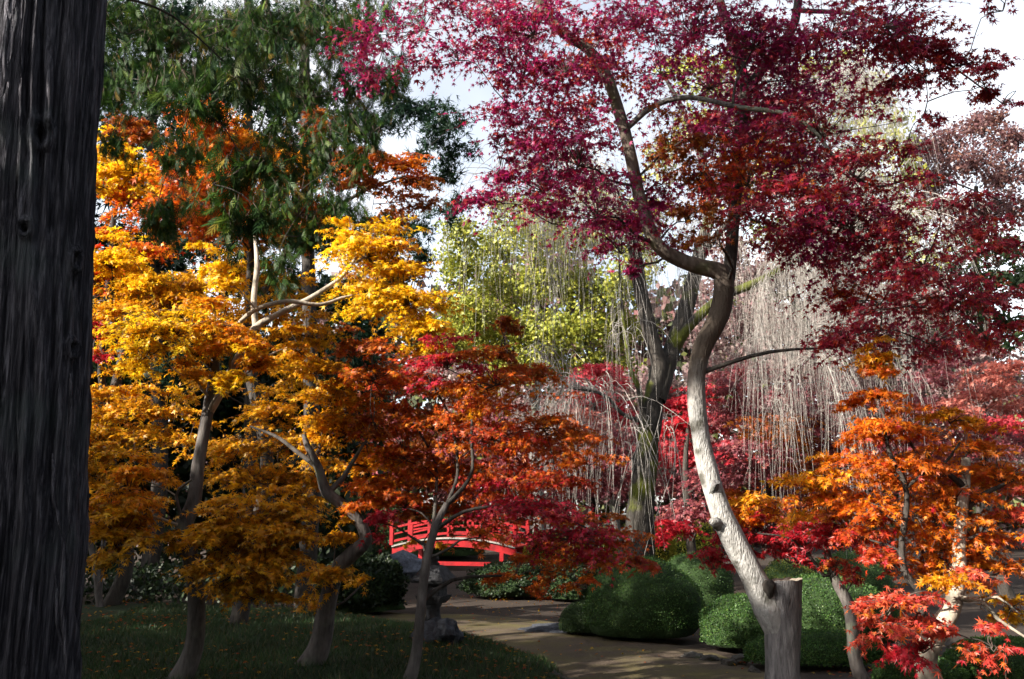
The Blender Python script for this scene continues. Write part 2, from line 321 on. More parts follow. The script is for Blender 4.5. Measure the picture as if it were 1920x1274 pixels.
# ------------------------------------------------------------------ foliage builder
GD = 3.6      # overall leaf density
class Tree:
    def __init__(s, name, label, cat, base, group=None):
        s.root = thing(name, label, cat, base, group); s.base = np.asarray(base, float)
        s.skp = []; s.skr = []; s.brs = []; s.tw = MB(); s.lv = []; s.nb = 0
    def limb(s, name, pts, rad, mat, sides=14, lump=.10, step=.10, seed=1, cap=None, flare=0., part_label=None):
        p, r = smooth_path(pts, step, rad)
        if flare:
            h = p[:, 2] - p[0, 2]; r = r * (1 + flare * np.exp(-np.maximum(h, 0) / .18))
        mb = MB(); V, F = tube(p, r, sides, lump, seed); mb.add(V, F)
        if cap is None:
            n = len(V); c = V[-sides:].mean(0); mb.add(np.vstack([V[-sides:], c]), np.array([[i, (i + 1) % sides, sides] for i in range(sides)]))
        o = mb.build(name, mat, s.root, label=part_label)
        s.skp.append(p); s.skr.append(r); s.last = (V, sides, p, r)
        return o
    def grow(s, c, rmax=.035, mat=None, seed=0, lift=.25):
        """a curved bough from the nearest skeleton point to c"""
        K = np.concatenate(s.skp); R = np.concatenate(s.skr)
        dv = c - K; d = np.linalg.norm(dv, axis=1); cost = d + .9 * np.maximum(0, -(dv[:, 2]) + .15) - 1.2 * np.minimum(R, .05)
        i = int(np.argmin(cost)); a = K[i]; L = d[i]
        r0 = min(R[i] * .6, rmax, .008 + L * .014); r0 = max(r0, .006)
        q = np.random.default_rng(seed + 991)
        m1 = a + (c - a) * .35 + np.array([0, 0, lift * L * .3]) + q.normal(0, .07 * L, 3)
        m2 = a + (c - a) * .72 + np.array([0, 0, lift * L * .35]) + q.normal(0, .06 * L, 3)
        p, r = smooth_path([a, m1, m2, c], .12, [r0, r0 * .75, r0 * .55, max(.005, r0 * .35)])
        mb = MB(); mb.add(*tube(p, r, 6, .08, seed)); s.brs.append(mb)
        s.skp.append(p[len(p) // 4:]); s.skr.append(r[len(r) // 4:])
        return a
    def pads(s, pads, tpl, leaf, dens=1., mode='maple', seed=0, layers=3, rmax=.035, connect=True, noise=.55, droop=.35, kper=9, jit=.25, twigs=True, ymul=.8, ycap=.8, spread=1.):
        """pads: (px, py, half width px, half height px, depth, palette[, density])"""
        for pi, pd in enumerate(sorted(pads, key=lambda q: np.linalg.norm(P(q[0], q[1], q[4]) - (s.skp[0][-1] if s.skp else s.base)))):
            px, py, wx, hy, d, pal = pd[:6]; dens_ = dens * GD; dm = pd[6] if len(pd) > 6 else 1.
            r = np.random.default_rng(seed * 1000 + pi)
            c = P(px, py, d); m = d / FPX; rx, rz = wx * m * spread, hy * m * spread; ry = min(rx * ymul, ycap)
            if connect: s.grow(c - np.array([0, 0, rz * .3]), rmax, seed=seed * 77 + pi)
            lpx = leaf / m
            n = max(12, int(dens_ * dm * math.pi * wx * hy / (lpx * lpx * .55)))
            nt_ = max(3, n // kper)
            nc = max(2, nt_ // 7)
            cc = nrm(r.normal(size=(nc, 3))) * (r.random((nc, 1)) ** .45) * np.array([rx, ry, rz])
            rho2 = (cc[:, 0] / rx) ** 2 + (cc[:, 1] / ry) ** 2
            if layers: cc[:, 2] = (np.round(cc[:, 2] / rz * layers / 2) / (layers / 2) * .95 + r.normal(0, .08, nc) + .25 - .55 * rho2) * rz
            cl = r.integers(0, nc, nt_)
            tl = np.clip(r.normal(.30, .09, nt_), .14, .55) * (1. if mode == 'maple' else .9) * min(1.4, max(.5, rx / .45))
            ctr = c + cc[cl] + r.normal(size=(nt_, 3)) * np.array([rx, ry, rz * (.2 if layers else .6)]) * jit
            if mode == 'maple':
                out = nrm((ctr - c) / np.array([rx, ry, rz * 1.5]) + r.normal(size=(nt_, 3)) * .55)
                dr = nrm(out * np.array([1, 1, .35]) + np.array([0, 0, -.08]))
            elif mode == 'hang':
                dr = nrm(r.normal(size=(nt_, 3)) * np.array([.45, .45, .2]) + np.array([.12, 0, -.9]))
            else:
                dr = nrm(r.normal(size=(nt_, 3)))
            S0 = ctr - dr * tl[:, None] * .5; S3 = ctr + dr * tl[:, None] * .5
            if mode == 'maple': S3[:, 2] -= tl * .22
            S1 = S0 + (S3 - S0) * .35 + np.array([0, 0, 1]) * tl[:, None] * .08; S2 = S0 + (S3 - S0) * .7 + np.array([0, 0, 1]) * tl[:, None] * .06
            if twigs:
                h_ = slice(None, None, 2); nh = len(S0[h_]); s.tw.add(*strands(S0[h_], S1[h_], S2[h_], S3[h_], np.full(nh, .0032), np.full(nh, .0014), 2, 3))
                ns = min(nt_, max(4, nt_ // 6)); pick = r.choice(nt_, ns, replace=False)
                q0 = np.repeat((c - np.array([0, 0, rz * .3]))[None], ns, 0); q3 = S0[pick]
                s.tw.add(*strands(q0, q0 + (q3 - q0) * .3 + r.normal(0, .03, (ns, 3)), q0 + (q3 - q0) * .7 + r.normal(0, .04, (ns, 3)), q3, np.full(ns, .006), np.full(ns, .003), 3, 3))
            t = np.linspace(.08, 1.0, kper)[None, :, None] + r.normal(0, .03, (nt_, kper, 1))
            pos = ((1 - t) ** 3) * S0[:, None] + 3 * t * (1 - t) ** 2 * S1[:, None] + 3 * t * t * (1 - t) * S2[:, None] + t ** 3 * S3[:, None]
            sg = np.where(np.arange(kper) % 2 == 0, 1., -1.)[None, :, None]
            lat = nrm(np.cross(dr, np.array([0, 0, 1.]) + r.normal(0, .3, (nt_, 3))))[:, None]
            sz = leaf * np.clip(r.normal(1, .27, (nt_, kper)), .45, 1.6)
            if mode == 'hang':
                fw = nrm(dr[:, None] * .9 + lat * sg * .35 + r.normal(0, .22, pos.shape) + np.array([0, 0, -.25]))
                no = nrm(r.normal(0, 1, pos.shape))
            elif mode == 'ball':
                fw = nrm(r.normal(0, 1, pos.shape)); no = nrm(r.normal(0, .8, pos.shape) + np.array([0, 0, .5]))
                pos = pos + r.normal(0, .06, pos.shape)
            else:
                fw = nrm(dr[:, None] * .55 + lat * sg * .75 + r.normal(0, .32, pos.shape) + np.array([0, 0, -droop]))
                no = nrm(np.array([0, 0, 1.]) + r.normal(0, noise, pos.shape))
                pos = pos + lat * sg * leaf * .25
            tc = palcol(pal, nt_, r)[:, None]; lc = palcol(pal, nt_ * kper, r).reshape(nt_, kper, 3)
            col = (tc * .45 + lc * .55) * np.clip(r.normal(1, .16, (nt_, kper, 1)), .5, 1.5)
            s.lv.append([q.reshape(-1, q.shape[-1]) if q.ndim == 3 else q.ravel() for q in (pos, fw, no, sz, col)])
        return s
    def finish(s, tpl, lmat, bmat, twmat=None, parts=0, part_name='leaf', crown='crown', full=None):
        full = full or tpl
        for q in s.brs: q.build('branch', bmat, s.root)
        if s.tw.n: s.tw.build('twigs', twmat or B_TWIGD, s.root, kind='stuff')
        pos, fw, no, sz, col = [np.concatenate([q[i] for q in s.lv]) for i in range(5)]
        keep = np.ones(len(pos), bool)
        if parts:
            X, Y, D = project(pos)
            vis = (X > 10) & (X < 1910) & (Y > 10) & (Y < 1264)
            vd = nrm(pos - np.array([0, 0, CAMZ])); f = nrm(fw); z = nrm(no - f * np.sum(no * f, -1, keepdims=True))
            area = (sz / D) ** 2 * np.abs(np.sum(z * vd, -1))
            cell = (X // 9).astype(int) * 1000 + (Y // 9).astype(int)
            o = np.lexsort((D, cell)); o = o[vis[o]]
            first = np.ones(len(o), bool); first[1:] = cell[o][1:] != cell[o][:-1]
            cand = o[first]; cand = cand[np.argsort(-area[cand])][:parts]
            keep[cand] = False
            r = np.random.default_rng(5); seeds = col[r.choice(cand, min(8, len(cand)), replace=False)]
            me = []
            for q in seeds: mb = MB(); mb.add(full[0], full[1], q); me.append(mb.mesh(part_name, lmat, False))
            near = np.argmin(((col[cand][:, None] - seeds[None]) ** 2).sum(-1), 1)
            x = np.cross(f, z)
            for i, k in zip(cand, near):
                ob = bpy.data.objects.new(part_name, me[k]); COL.objects.link(ob); ob.parent = s.root
                b = pos[i] - s.base; q = sz[i]
                ob.matrix_local = Matrix([[x[i, a] * q, f[i, a] * q, z[i, a] * q, b[a]] for a in range(3)] + [[0, 0, 0, 1]])
        mb = MB(); V, F, _ = place(tpl, pos[keep], fw[keep], no[keep], sz[keep])
        mb.add(V, F, np.repeat(col[keep], len(tpl[0]), 0)); mb.build(crown, lmat, s.root, False, kind='stuff')
        return s.root

# ------------------------------------------------------------------ ground, path, mound, stream
def ground_mat(name, c0, c1, c2, sc=1.2, bump=.5):
    m, N, L = newmat(name); tc = N.new('ShaderNodeTexCoord')
    n1 = N.new('ShaderNodeTexNoise'); n1.inputs['Scale'].default_value = sc; n1.inputs['Detail'].default_value = 8; n1.inputs['Roughness'].default_value = .65
    n2 = N.new('ShaderNodeTexNoise'); n2.inputs['Scale'].default_value = sc * 22; n2.inputs['Detail'].default_value = 6
    L.new(tc.outputs['Object'], n1.inputs[0]); L.new(tc.outputs['Object'], n2.inputs[0])
    cr = N.new('ShaderNodeValToRGB'); e = cr.color_ramp.elements; e[0].position = .32; e[0].color = (*c0, 1); e[1].position = .7; e[1].color = (*c2, 1); q = e.new(.5); q.color = (*c1, 1)
    mx = N.new('ShaderNodeMath'); mx.operation = 'MULTIPLY_ADD'; mx.inputs[1].default_value = .45; L.new(n2.outputs[0], mx.inputs[0])
    sc_ = N.new('ShaderNodeMath'); sc_.operation = 'MULTIPLY'; sc_.inputs[1].default_value = .55; L.new(n1.outputs[0], sc_.inputs[0]); L.new(sc_.outputs[0], mx.inputs[2])
    L.new(mx.outputs[0], cr.inputs[0])
    b = N.new('ShaderNodeBsdfPrincipled'); b.inputs['Roughness'].default_value = .95; b.inputs['Specular IOR Level'].default_value = .15
    L.new(cr.outputs[0], b.inputs['Base Color'])
    bp = N.new('ShaderNodeBump'); bp.inputs['Strength'].default_value = bump; bp.inputs['Distance'].default_value = .03
    L.new(n2.outputs[0], bp.inputs['Height']); L.new(bp.outputs[0], b.inputs['Normal'])
    o = N.new('ShaderNodeOutputMaterial'); L.new(b.outputs[0], o.inputs[0]); return m
G_SOIL = ground_mat('soil', (.020, .015, .012), (.038, .028, .022), (.06, .046, .036))
G_PATH = ground_mat('earth_path', (.042, .030, .022), (.068, .050, .036), (.11, .082, .060), 1.6, .35)
G_TURF = ground_mat('turf', (.010, .015, .007), (.018, .027, .011), (.035, .032, .016), 2.2)
def moss_tint(m, c):
    N, L = m.node_tree.nodes, m.node_tree.links; b = next(n for n in N if n.type == 'BSDF_PRINCIPLED'); src = b.inputs['Base Color'].links[0].from_socket
    g = N.new('ShaderNodeTexCoord'); n = N.new('ShaderNodeTexNoise'); n.inputs['Scale'].default_value = .9; n.inputs['Detail'].default_value = 9; n.inputs['Roughness'].default_value = .7; L.new(g.outputs['Object'], n.inputs[0])
    r = N.new('ShaderNodeMapRange'); r.inputs[1].default_value = .44; r.inputs[2].default_value = .62; r.inputs[4].default_value = .75; L.new(n.outputs[0], r.inputs[0])
    x = N.new('ShaderNodeMix'); x.data_type = 'RGBA'; L.new(r.outputs[0], x.inputs[0]); L.new(src, x.inputs[6]); x.inputs[7].default_value = (*c, 1); L.new(x.outputs[2], b.inputs['Base Color'])
moss_tint(G_PATH, (.095, .082, .026))
def channel(x, y):          # the stream bed under the bridge
    dd = np.abs(y - 30.6 - .12 * (x + 2)) - .0
    return -.75 * np.clip(1 - (dd / 3.6) ** 2, 0, 1) * np.clip((5 - x) / 3, 0, 1)
def sheet(name, xs, ys, zf, mat):
    X, Y = np.meshgrid(xs, ys, indexing='ij'); Z = zf(X, Y); V = np.stack([X, Y, Z], -1).reshape(-1, 3)
    n, m = X.shape; i = np.arange(n - 1)[:, None] * m; j = np.arange(m - 1)[None]
    F = np.stack([i + j, i + m + j, i + m + j + 1, i + j + 1], -1).reshape(-1, 4)
    mb = MB(); mb.add(V, F); return mb.build(name, mat)
lin = np.linspace
gx = np.unique(np.concatenate([lin(-600, -20, 20), lin(-20, 20, 70), lin(20, 600, 20)]))
gy = np.unique(np.concatenate([lin(-300, -4, 12), lin(-4, 40, 80), lin(40, 700, 22)]))
def gz(X, Y):
    z = .035 * fbm(np.stack([X * .35, Y * .35, 0 * X], -1), 3, 3) * (np.abs(X) < 30) + channel(X, Y)
    return z - .012 + .0 * np.maximum(0, Y - 45)
struct(sheet('ground', gx, gy, gz, G_SOIL))
def path_c(y): return np.interp(y, [4, 9, 11, 13, 15, 17], [2.6, 1.9, 1.5, .6, -1.6, -5])
def pz(X, Y):
    return .012 + .03 * fbm(np.stack([X * .35, Y * .35, 0 * X], -1), 3, 3) + .0 * X
def path_sheet():
    t = lin(0, 1, 90); cx = np.array([[2.9, 3.], [2.6, 6.5], [1.75, 9.2], [.95, 11.6], [-.6, 13.7], [-3.6, 15.2], [-8, 16.2]])
    c = smooth_path(np.c_[cx, np.zeros(len(cx))], .2)[:, :2]; tg = nrm(np.gradient(c, axis=0)); nn = np.c_[-tg[:, 1], tg[:, 0]]
    s = lin(-1, 1, 18); wd = np.interp(np.arange(len(c)) / len(c), [0, .35, .6, 1], [1.55, 1.5, 1.7, 1.3])
    wob = .22 * fbm(np.c_[c * .7, np.zeros(len(c))], 8, 2)
    Q = c[:, None] + nn[:, None] * (s[None, :, None] * (wd + wob)[:, None, None])
    Z = .045 + .028 * fbm(np.concatenate([Q * .35, 0 * Q[..., :1]], -1), 3, 3) - .09 * np.abs(s)[None] ** 4
    V = np.concatenate([Q, Z[..., None]], -1); n, m = Z.shape
    i = np.arange(n - 1)[:, None] * m; j = np.arange(m - 1)[None]
    mb = MB(); mb.add(V.reshape(-1, 3), np.stack([i + j, i + m + j, i + m + j + 1, i + j + 1], -1).reshape(-1, 4))
    o = mb.build('path', G_PATH); return struct(o)
path_sheet()
MPOLY = np.array([(-9, 4.), (0.0, 5.2), (.5, 7.), (.62, 8.6), (.58, 9.6), (.3, 10.8), (-.4, 11.9), (-1.3, 12.7), (-2.6, 13.8), (-4.5, 14.6), (-9, 15.5), (-16, 15), (-16, 6)])
def poly_sd(x, y, poly):
    p = np.stack([x, y], -1)[..., None, :]; a = poly; b = np.roll(poly, -1, 0); ab = b - a
    t = np.clip(((p - a) * ab).sum(-1) / (ab ** 2).sum(-1), 0, 1)
    d = np.sqrt((((a + ab * t[..., None]) - p) ** 2).sum(-1)).min(-1)
    ins = np.zeros(x.shape, bool)
    for (x0, y0), (x1, y1) in zip(a, b):
        c = (y0 > y) != (y1 > y); ins ^= c & (x < (x1 - x0) * (y - y0) / (y1 - y0 + 1e-12) + x0)
    return np.where(ins, d, -d)
def mz(X, Y):
    d = poly_sd(X, Y, MPOLY) + .14 * fbm(np.stack([X * 1.3, Y * 1.3, 0 * X], -1), 12, 3)
    t = np.clip((d + .05) / 1.5, 0, 1)
    return -.10 + .20 * np.clip((d + .12) / .22, 0, 1) + .28 * t * t * (3 - 2 * t) + .025 * fbm(np.stack([X * 1.1, Y * 1.1, 0 * X], -1), 4, 3)
struct(sheet('grass_mound', lin(-14, 1.2, 120), lin(4.2, 15.3, 90), mz, G_TURF))
# ------------------------------------------------------------------ foreground cypress
def Z0(x, y):
    z = float(mz(np.array([x]), np.array([y]))[0]); return max(z, 0.0)
cyp = Tree('cypress_tree', 'huge dark furrowed cypress trunk in the left foreground with hanging green sprays', 'tree', (-2.42, 4.55, 0))
def cypress_trunk():
    nz, na = 260, 170
    z = np.concatenate([lin(-.1, 5.2, nz), lin(5.3, 11, 60)]); a = np.arange(na) * 2 * math.pi / na; a = a - .45 * np.cos(a)          # more columns towards the camera side
    cx = np.interp(z, [-.1, 0, 1.5, 4.4, 11], [P(-4, 1400, 4.55)[0], P(-2, 1340, 4.55)[0], P(40, 960, 4.55)[0], P(78, 0, 4.55)[0], P(140, -1400, 4.55)[0]]); cyy = np.interp(z, [0, 11], [4.55, 4.75])
    r = np.interp(z, [-.1, .3, 1., 4.4, 11], [.40, .335, .285, .255, .15])
    A, Z = np.meshgrid(a, z); ca, sa = np.cos(A), np.sin(A)
    tw = A + .05 * Z + .09 * fbm(np.stack([ca * 1.5, sa * 1.5, Z * .9], -1), 31, 3)
    def ring(k, vz, sd): return vnoise(np.stack([np.cos(tw) * k, np.sin(tw) * k, Z * vz], -1), sd)
    d = .05 * ring(1.6, .35, 1) + .028 * (1 - 2 * np.abs(ring(5, .5, 2))) + .022 * (1 - 2 * np.abs(ring(11, .9, 3))) + .011 * (1 - 2 * np.abs(ring(24, 1.6, 4))) + .006 * ring(44, 5.0, 5)
    for px, py, s in ((62, 238, .05), (114, 466, .034), (38, 425, .028), (92, 640, .03)):   # knots
        k = P(px, py, 4.3); cxk = np.interp(k[2], z, cx); ang = math.atan2(-math.sqrt(max(.01, .27 ** 2 - (k[0] - cxk) ** 2)), k[0] - cxk)
        da = (np.angle(np.exp(1j * (A - ang)))) * .28; dz = (Z - k[2]) * .75; q = np.sqrt(da ** 2 + dz ** 2) / s
        d += .030 * np.exp(-((q - 1.15) / .45) ** 2) - .045 * np.exp(-(q / .6) ** 2)
    R = r[:, None] + d
    V = np.stack([cx[:, None] + R * ca, cyy[:, None] + R * sa, Z], -1).reshape(-1, 3)
    n = len(z); i = np.arange(n - 1)[:, None] * na; j = np.arange(na)[None]; k = (j + 1) % na
    mb = MB(); mb.add(V, np.stack([i + j, i + k, i + na + k, i + na + j], -1).reshape(-1, 4)); mb.build('trunk', B_CYP, cyp.root)
    cyp.skp.append(np.c_[cx[200:], cyy[200:], z[200:]]); cyp.skr.append(r[200:] * .6)
    for px, py0, py1, dx, wd in ((12, 20, 180, -6, .012), (30, 15, 120, -14, .010), (98, 850, 1010, 18, .010), (118, 1000, 1274, 6, .014), (132, 700, 1000, -4, .013), (104, 1080, 1250, 20, .009)):  # peeling strips
        p = np.array([P(px + dx * t * t + 2 * math.sin(9 * t), py0 + (py1 - py0) * t, 4.27 - .02 * math.sin(3 * t)) for t in lin(0, 1, 12)])
        s = np.array([wd, .25 * wd, 0]); wv = np.interp(lin(0, 1, 12), [0, .2, .8, 1], [.3, 1, .9, .1])[:, None]
        f = np.array([0, -.004, 0]); V = np.concatenate([p - s * wv, p + f, p + s * wv, p + f + np.array([0, .006, 0])]); m = 12; F = []
        for i in range(m - 1):
            for b in range(4): b2 = (b + 1) % 4; F.append([b * m + i, b2 * m + i, b2 * m + i + 1, b * m + i + 1])
        mb = MB(); mb.add(V, np.array(F)); mb.build('bark_strip', B_CYP, cyp.root)
cypress_trunk()
for k, pts in enumerate(([(-2.3, 4.7, 6.2), (-2.3, 6.0, 7.0), (-1.9, 7.6, 7.6), (-1.4, 9.0, 7.6)], [(-2.3, 4.7, 6.3), (-2.5, 5.5, 6.9), (-2.3, 6.2, 7.0), (-1.9, 6.7, 6.7)], [(-2.25, 4.6, 7.4), (-1.6, 6.2, 8.0), (-1.0, 8.0, 8.2), (-.8, 9.2, 7.7)])):
    cyp.limb('limb', pts, [.06, .045, .03, .012], B_DARK, 10, .1, seed=40 + k)
cy_pads = [(240,50,70,60),(330,70,80,70),(420,50,80,60),(520,50,70,60),(620,70,80,70),(700,30,60,45),(290,160,80,60),(370,190,70,60),(470,150,80,60),(570,170,80,60),(670,170,55,60),
 (340,280,55,60),(400,330,50,60),(540,260,60,60),(620,290,60,55),(480,300,40,60),(330,420,45,55),(290,390,30,45),(560,390,60,60),(525,480,35,60),(430,440,50,50),(640,390,45,60),(590,440,40,50),(215,170,40,60),(690,250,40,60),(540,340,50,50),(480,400,40,50),(225,260,30,40),(740,130,30,50)]
r_ = np.random.default_rng(2)
cyp.pads([(a, b, c, e, (r_.uniform(6.2, 6.5) if 345 < a < 500 and b > 140 else r_.uniform(8.5, 9.6)), 'cypress', 1.0) for a, b, c, e in cy_pads], SPRIG, .115, 3.9, 'hang', seed=3, layers=0, kper=8, jit=.4, ycap=.32, rmax=.012)
r_ = np.random.default_rng(77); cc_ = []          # upper crown above the frame, put in to block sky light and sun
for q in range(46):
    z_ = r_.uniform(7.2, 14.5); a_ = r_.random() * 6.28; q_ = (3.4 - .2 * (z_ - 7)) * r_.uniform(.35, 1) ** .6; cc_.append((-2.3 + q_ * math.cos(a_), 4.7 + q_ * math.sin(a_), z_))
for q in cc_[::2]: cyp.grow(np.array(q), .06, seed=int(q[2] * 100))
n_ = 2800; ps = np.array(cc_)[r_.integers(0, 46, n_)] + r_.normal(0, .45, (n_, 3)) * np.array([1, 1, .6])
cyp.lv.append([ps, nrm(r_.normal(0, .5, (n_, 3)) + np.array([0, 0, -.7])), nrm(r_.normal(size=(n_, 3))), r_.uniform(.2, .34, n_), palcol('cypress', n_, r_)])
cyp.finish(SPRIG, M_NEEDLE, B_DARK, B_TWIGD, 300, 'sprig')

# ------------------------------------------------------------------ crimson maple with pale bent trunk and cut stump
bE = P(1465, 1330, 8.2); bE[2] = 0
E = Tree('maple_tree', 'crimson maple with pale bent trunk rising from a sawn-off stump', 'tree', bE)
d0 = 8.2
st = E.limb('stump', [np.array([bE[0], d0, -.1]), P(1466, 1250, d0), P(1468, 1160, d0), P(1466, 1088, d0)], [.165, .148, .158, .178], B_STUMP, 40, .075, .03, 3, cap=False, flare=.12, part_label='grey stump sawn off flat beside the leaning trunk')
V, sd_, p_, rr_ = E.last
rz_ = np.zeros(len(V)); t_ = np.arange(sd_) * 2 * math.pi / sd_                     # ragged, slightly sloping saw cut
rz_[-sd_:] = .012 * fbm(np.c_[np.cos(t_) * 3, np.sin(t_) * 3, 0 * t_], 5, 3) + .10 * (V[-sd_:, 0] - V[-sd_:, 0].mean())
V = V + np.c_[0 * rz_, 0 * rz_, rz_]
for v_, q_ in zip(st.data.vertices[len(V) - sd_:len(V)], rz_[-sd_:]): v_.co.z += q_
rim = V[-sd_:]; c_ = rim.mean(0); mbs = MB()
ins = c_ + (rim - c_) * .82 + np.array([0, 0, .004]); ins2 = c_ + (rim - c_) * .4 - np.array([0, 0, .012]); ctr = c_ - np.array([0, 0, .02])
n = sd_; Vc = np.vstack([rim + np.array([0, 0, .001]), ins, ins2, ctr]); Fq = [[a * n + i, a * n + (i + 1) % n, (a + 1) * n + (i + 1) % n, (a + 1) * n + i] for a in (0, 1) for i in range(n)]
mbs.add(Vc, np.array(Fq)); mbs.add(Vc, np.array([[2 * n + i, 2 * n + (i + 1) % n, 3 * n] for i in range(n)])); mbs.f[1] = mbs.f[1] - len(Vc); mbs.v.pop(); mbs.n = len(Vc)
mbs.build('cut_face', B_WOOD, E.root)
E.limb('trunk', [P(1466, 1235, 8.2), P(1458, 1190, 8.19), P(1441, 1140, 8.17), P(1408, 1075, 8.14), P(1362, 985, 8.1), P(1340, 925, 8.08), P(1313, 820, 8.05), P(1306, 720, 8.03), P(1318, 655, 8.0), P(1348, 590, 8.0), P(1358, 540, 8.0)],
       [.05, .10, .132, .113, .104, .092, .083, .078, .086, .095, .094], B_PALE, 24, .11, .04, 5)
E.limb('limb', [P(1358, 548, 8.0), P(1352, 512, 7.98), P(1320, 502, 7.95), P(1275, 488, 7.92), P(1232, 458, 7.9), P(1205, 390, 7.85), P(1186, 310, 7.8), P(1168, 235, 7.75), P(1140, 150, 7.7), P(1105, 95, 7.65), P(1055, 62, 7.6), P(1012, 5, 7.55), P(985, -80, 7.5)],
       [.092, .088, .078, .070, .064, .058, .056, .054, .05, .048, .044, .04, .03], B_SHADED, 16, .09, .06, 6)
E.limb('limb', [P(1350, 580, 8.0), P(1366, 520, 8.04), P(1374, 440, 8.08), P(1380, 340, 8.12), P(1392, 220, 8.16), P(1400, 150, 8.2)], [.066, .062, .060, .062, .064, .064], B_DARK, 16, .10, .07, 7)
E.limb('limb', [P(1400, 165, 8.2), P(1378, 90, 8.22), P(1352, 10, 8.25), P(1330, -80, 8.3)], [.056, .052, .046, .03], B_DARK, 12, .1, .08, 8)
E.limb('limb', [P(1404, 165, 8.2), P(1450, 100, 8.15), P(1485, 55, 8.1), P(1497, 0, 8.05), P(1500, -80, 8.0)], [.052, .048, .045, .042, .03], B_DARK, 12, .1, .08, 9)
E.limb('limb', [P(1178, 238, 7.75), P(1225, 200, 7.65), P(1290, 183, 7.55), P(1390, 202, 7.45), P(1470, 213, 7.4), P(1525, 245, 7.35), P(1570, 300, 7.3), P(1640, 350, 7.25), P(1740, 330, 7.2), P(1860, 370, 7.2)], [.03, .026, .024, .022, .02, .017, .014, .012, .009, .006], B_GREY, 10, .08, .08, 10)
E.limb('limb', [P(1500, 20, 8.05), P(1620, 30, 7.9), P(1720, 80, 7.8), P(1800, 135, 7.7), P(1880, 195, 7.65)], [.025, .02, .015, .010, .005], B_DARK, 8, .08, .1, 11)
for k, (pts, rad) in enumerate((([P(1338, 922, 8.04), P(1341, 912, 7.99), P(1345, 904, 7.955)], [.045, .036, .027]), ([P(1348, 985, 8.05), P(1340, 980, 7.99), P(1333, 977, 7.965)], [.05, .04, .026]), ([P(1436, 1108, 8.1), P(1441, 1098, 8.03), P(1449, 1092, 8.0)], [.07, .055, .03]))):   # pruned stubs
    E.limb('branch_stub', pts, rad, (B_STUMP, B_PALE, B_DARK)[k], 12, .35, .012, 60 + k); E.skp.pop(); E.skr.pop()
e_p = [(790,40,90,45,'crimson',.55),(720,70,60,50,'crimson',.45),(900,25,90,45,'crimson',.9),(860,100,60,35,'crimson',.5),(1000,50,90,45,'crimson',1),(980,130,80,45,'crimson',.9),(1060,115,70,55,'crimson',.9),(960,190,50,30,'crimson',.6),(1120,140,60,40,'fire',.7),
 (1000,250,80,45,'crimson',.9),(935,260,40,30,'crimson',.7),(945,370,45,30,'crimson',.9),(1020,340,90,50,'crimson',.9),(1085,290,80,55,'crimson',1),(1120,390,80,45,'crimson',1),(1035,410,60,25,'crimson',.6),(1165,460,45,40,'crimson',1),(1180,515,30,25,'crimson',.6),(1230,420,45,40,'crimson',1),(930,320,30,20,'crimson',.5),
 (1100,210,60,40,'maroon',.7),(1255,260,50,50,'brownor',.9),(1300,310,50,45,'brownor',.9),(1240,330,35,40,'crimson',.7),(1285,400,40,40,'brownor',.8),
 (1200,30,90,40,'crimson',1),(1300,50,100,50,'crimson',1.1),(1240,125,80,40,'crimson',.7),(1330,150,80,45,'crimson',.9),(1410,70,80,60,'crimson',1.1),(1480,130,90,50,'crimson',1),(1560,50,100,45,'crimson',1.05),(1660,35,90,40,'maroon',1),
 (1480,200,100,45,'crimson',1.1),(1420,250,90,50,'crimson',1.2),(1540,240,90,45,'maroon',1),(1330,240,60,40,'maroon',.8),(1400,330,80,45,'fire',1.0),(1500,320,90,50,'crimson',1.2),(1600,320,80,50,'maroon',1),(1420,400,70,40,'maroon',1),(1510,400,90,45,'maroon',1.1),(1590,410,90,45,'crimson',1),(1670,430,80,45,'maroon',1),
 (1550,480,70,35,'maroon',.7),(1640,500,80,35,'maroon',.9),(1730,480,80,40,'maroon',.9),(1800,540,80,40,'maroon',.8),(1700,560,80,35,'maroon',.9),(1640,620,80,35,'maroon',.8),(1560,640,50,30,'maroon',.6),(1740,630,80,35,'maroon',.8),(1850,620,60,45,'maroon',.9),(1870,480,60,50,'maroon',.7),(1590,555,45,22,'fire',.6),(1650,560,50,25,'red',.6),
 (1720,75,55,30,'maroon',.9),(1790,115,50,25,'maroon',.8),(1845,150,35,22,'maroon',.8),(1735,135,45,25,'maroon',.5),(1880,15,40,15,'maroon',.3),(1890,185,15,10,'maroon',.6),(1700,110,40,35,'maroon',.5),(1730,210,30,25,'maroon',.25),(1640,180,35,40,'maroon',.25),(1690,290,40,40,'maroon',.35),(1760,390,60,30,'maroon',.5),(1850,390,60,35,'maroon',.4),(1480,440,50,30,'maroon',.6),(1350,450,40,30,'brownor',.5)]
r_ = np.random.default_rng(11)
E.pads([(a, b, c, h, 7.9 + r_.uniform(-.7, 1.0) - (.4 if a > 1550 else 0), p, (q * 1.08 if not (a > 1690 and b < 230) else q * 2.2)) for a, b, c, h, p, q in e_p], LITE5, .041, .97, 'maple', seed=5, layers=3, noise=.8, droop=.45, ycap=.75, spread=1.5)
E.finish(LITE5, M_MAPLE, B_DARK, None, 300, full=LEAF7)

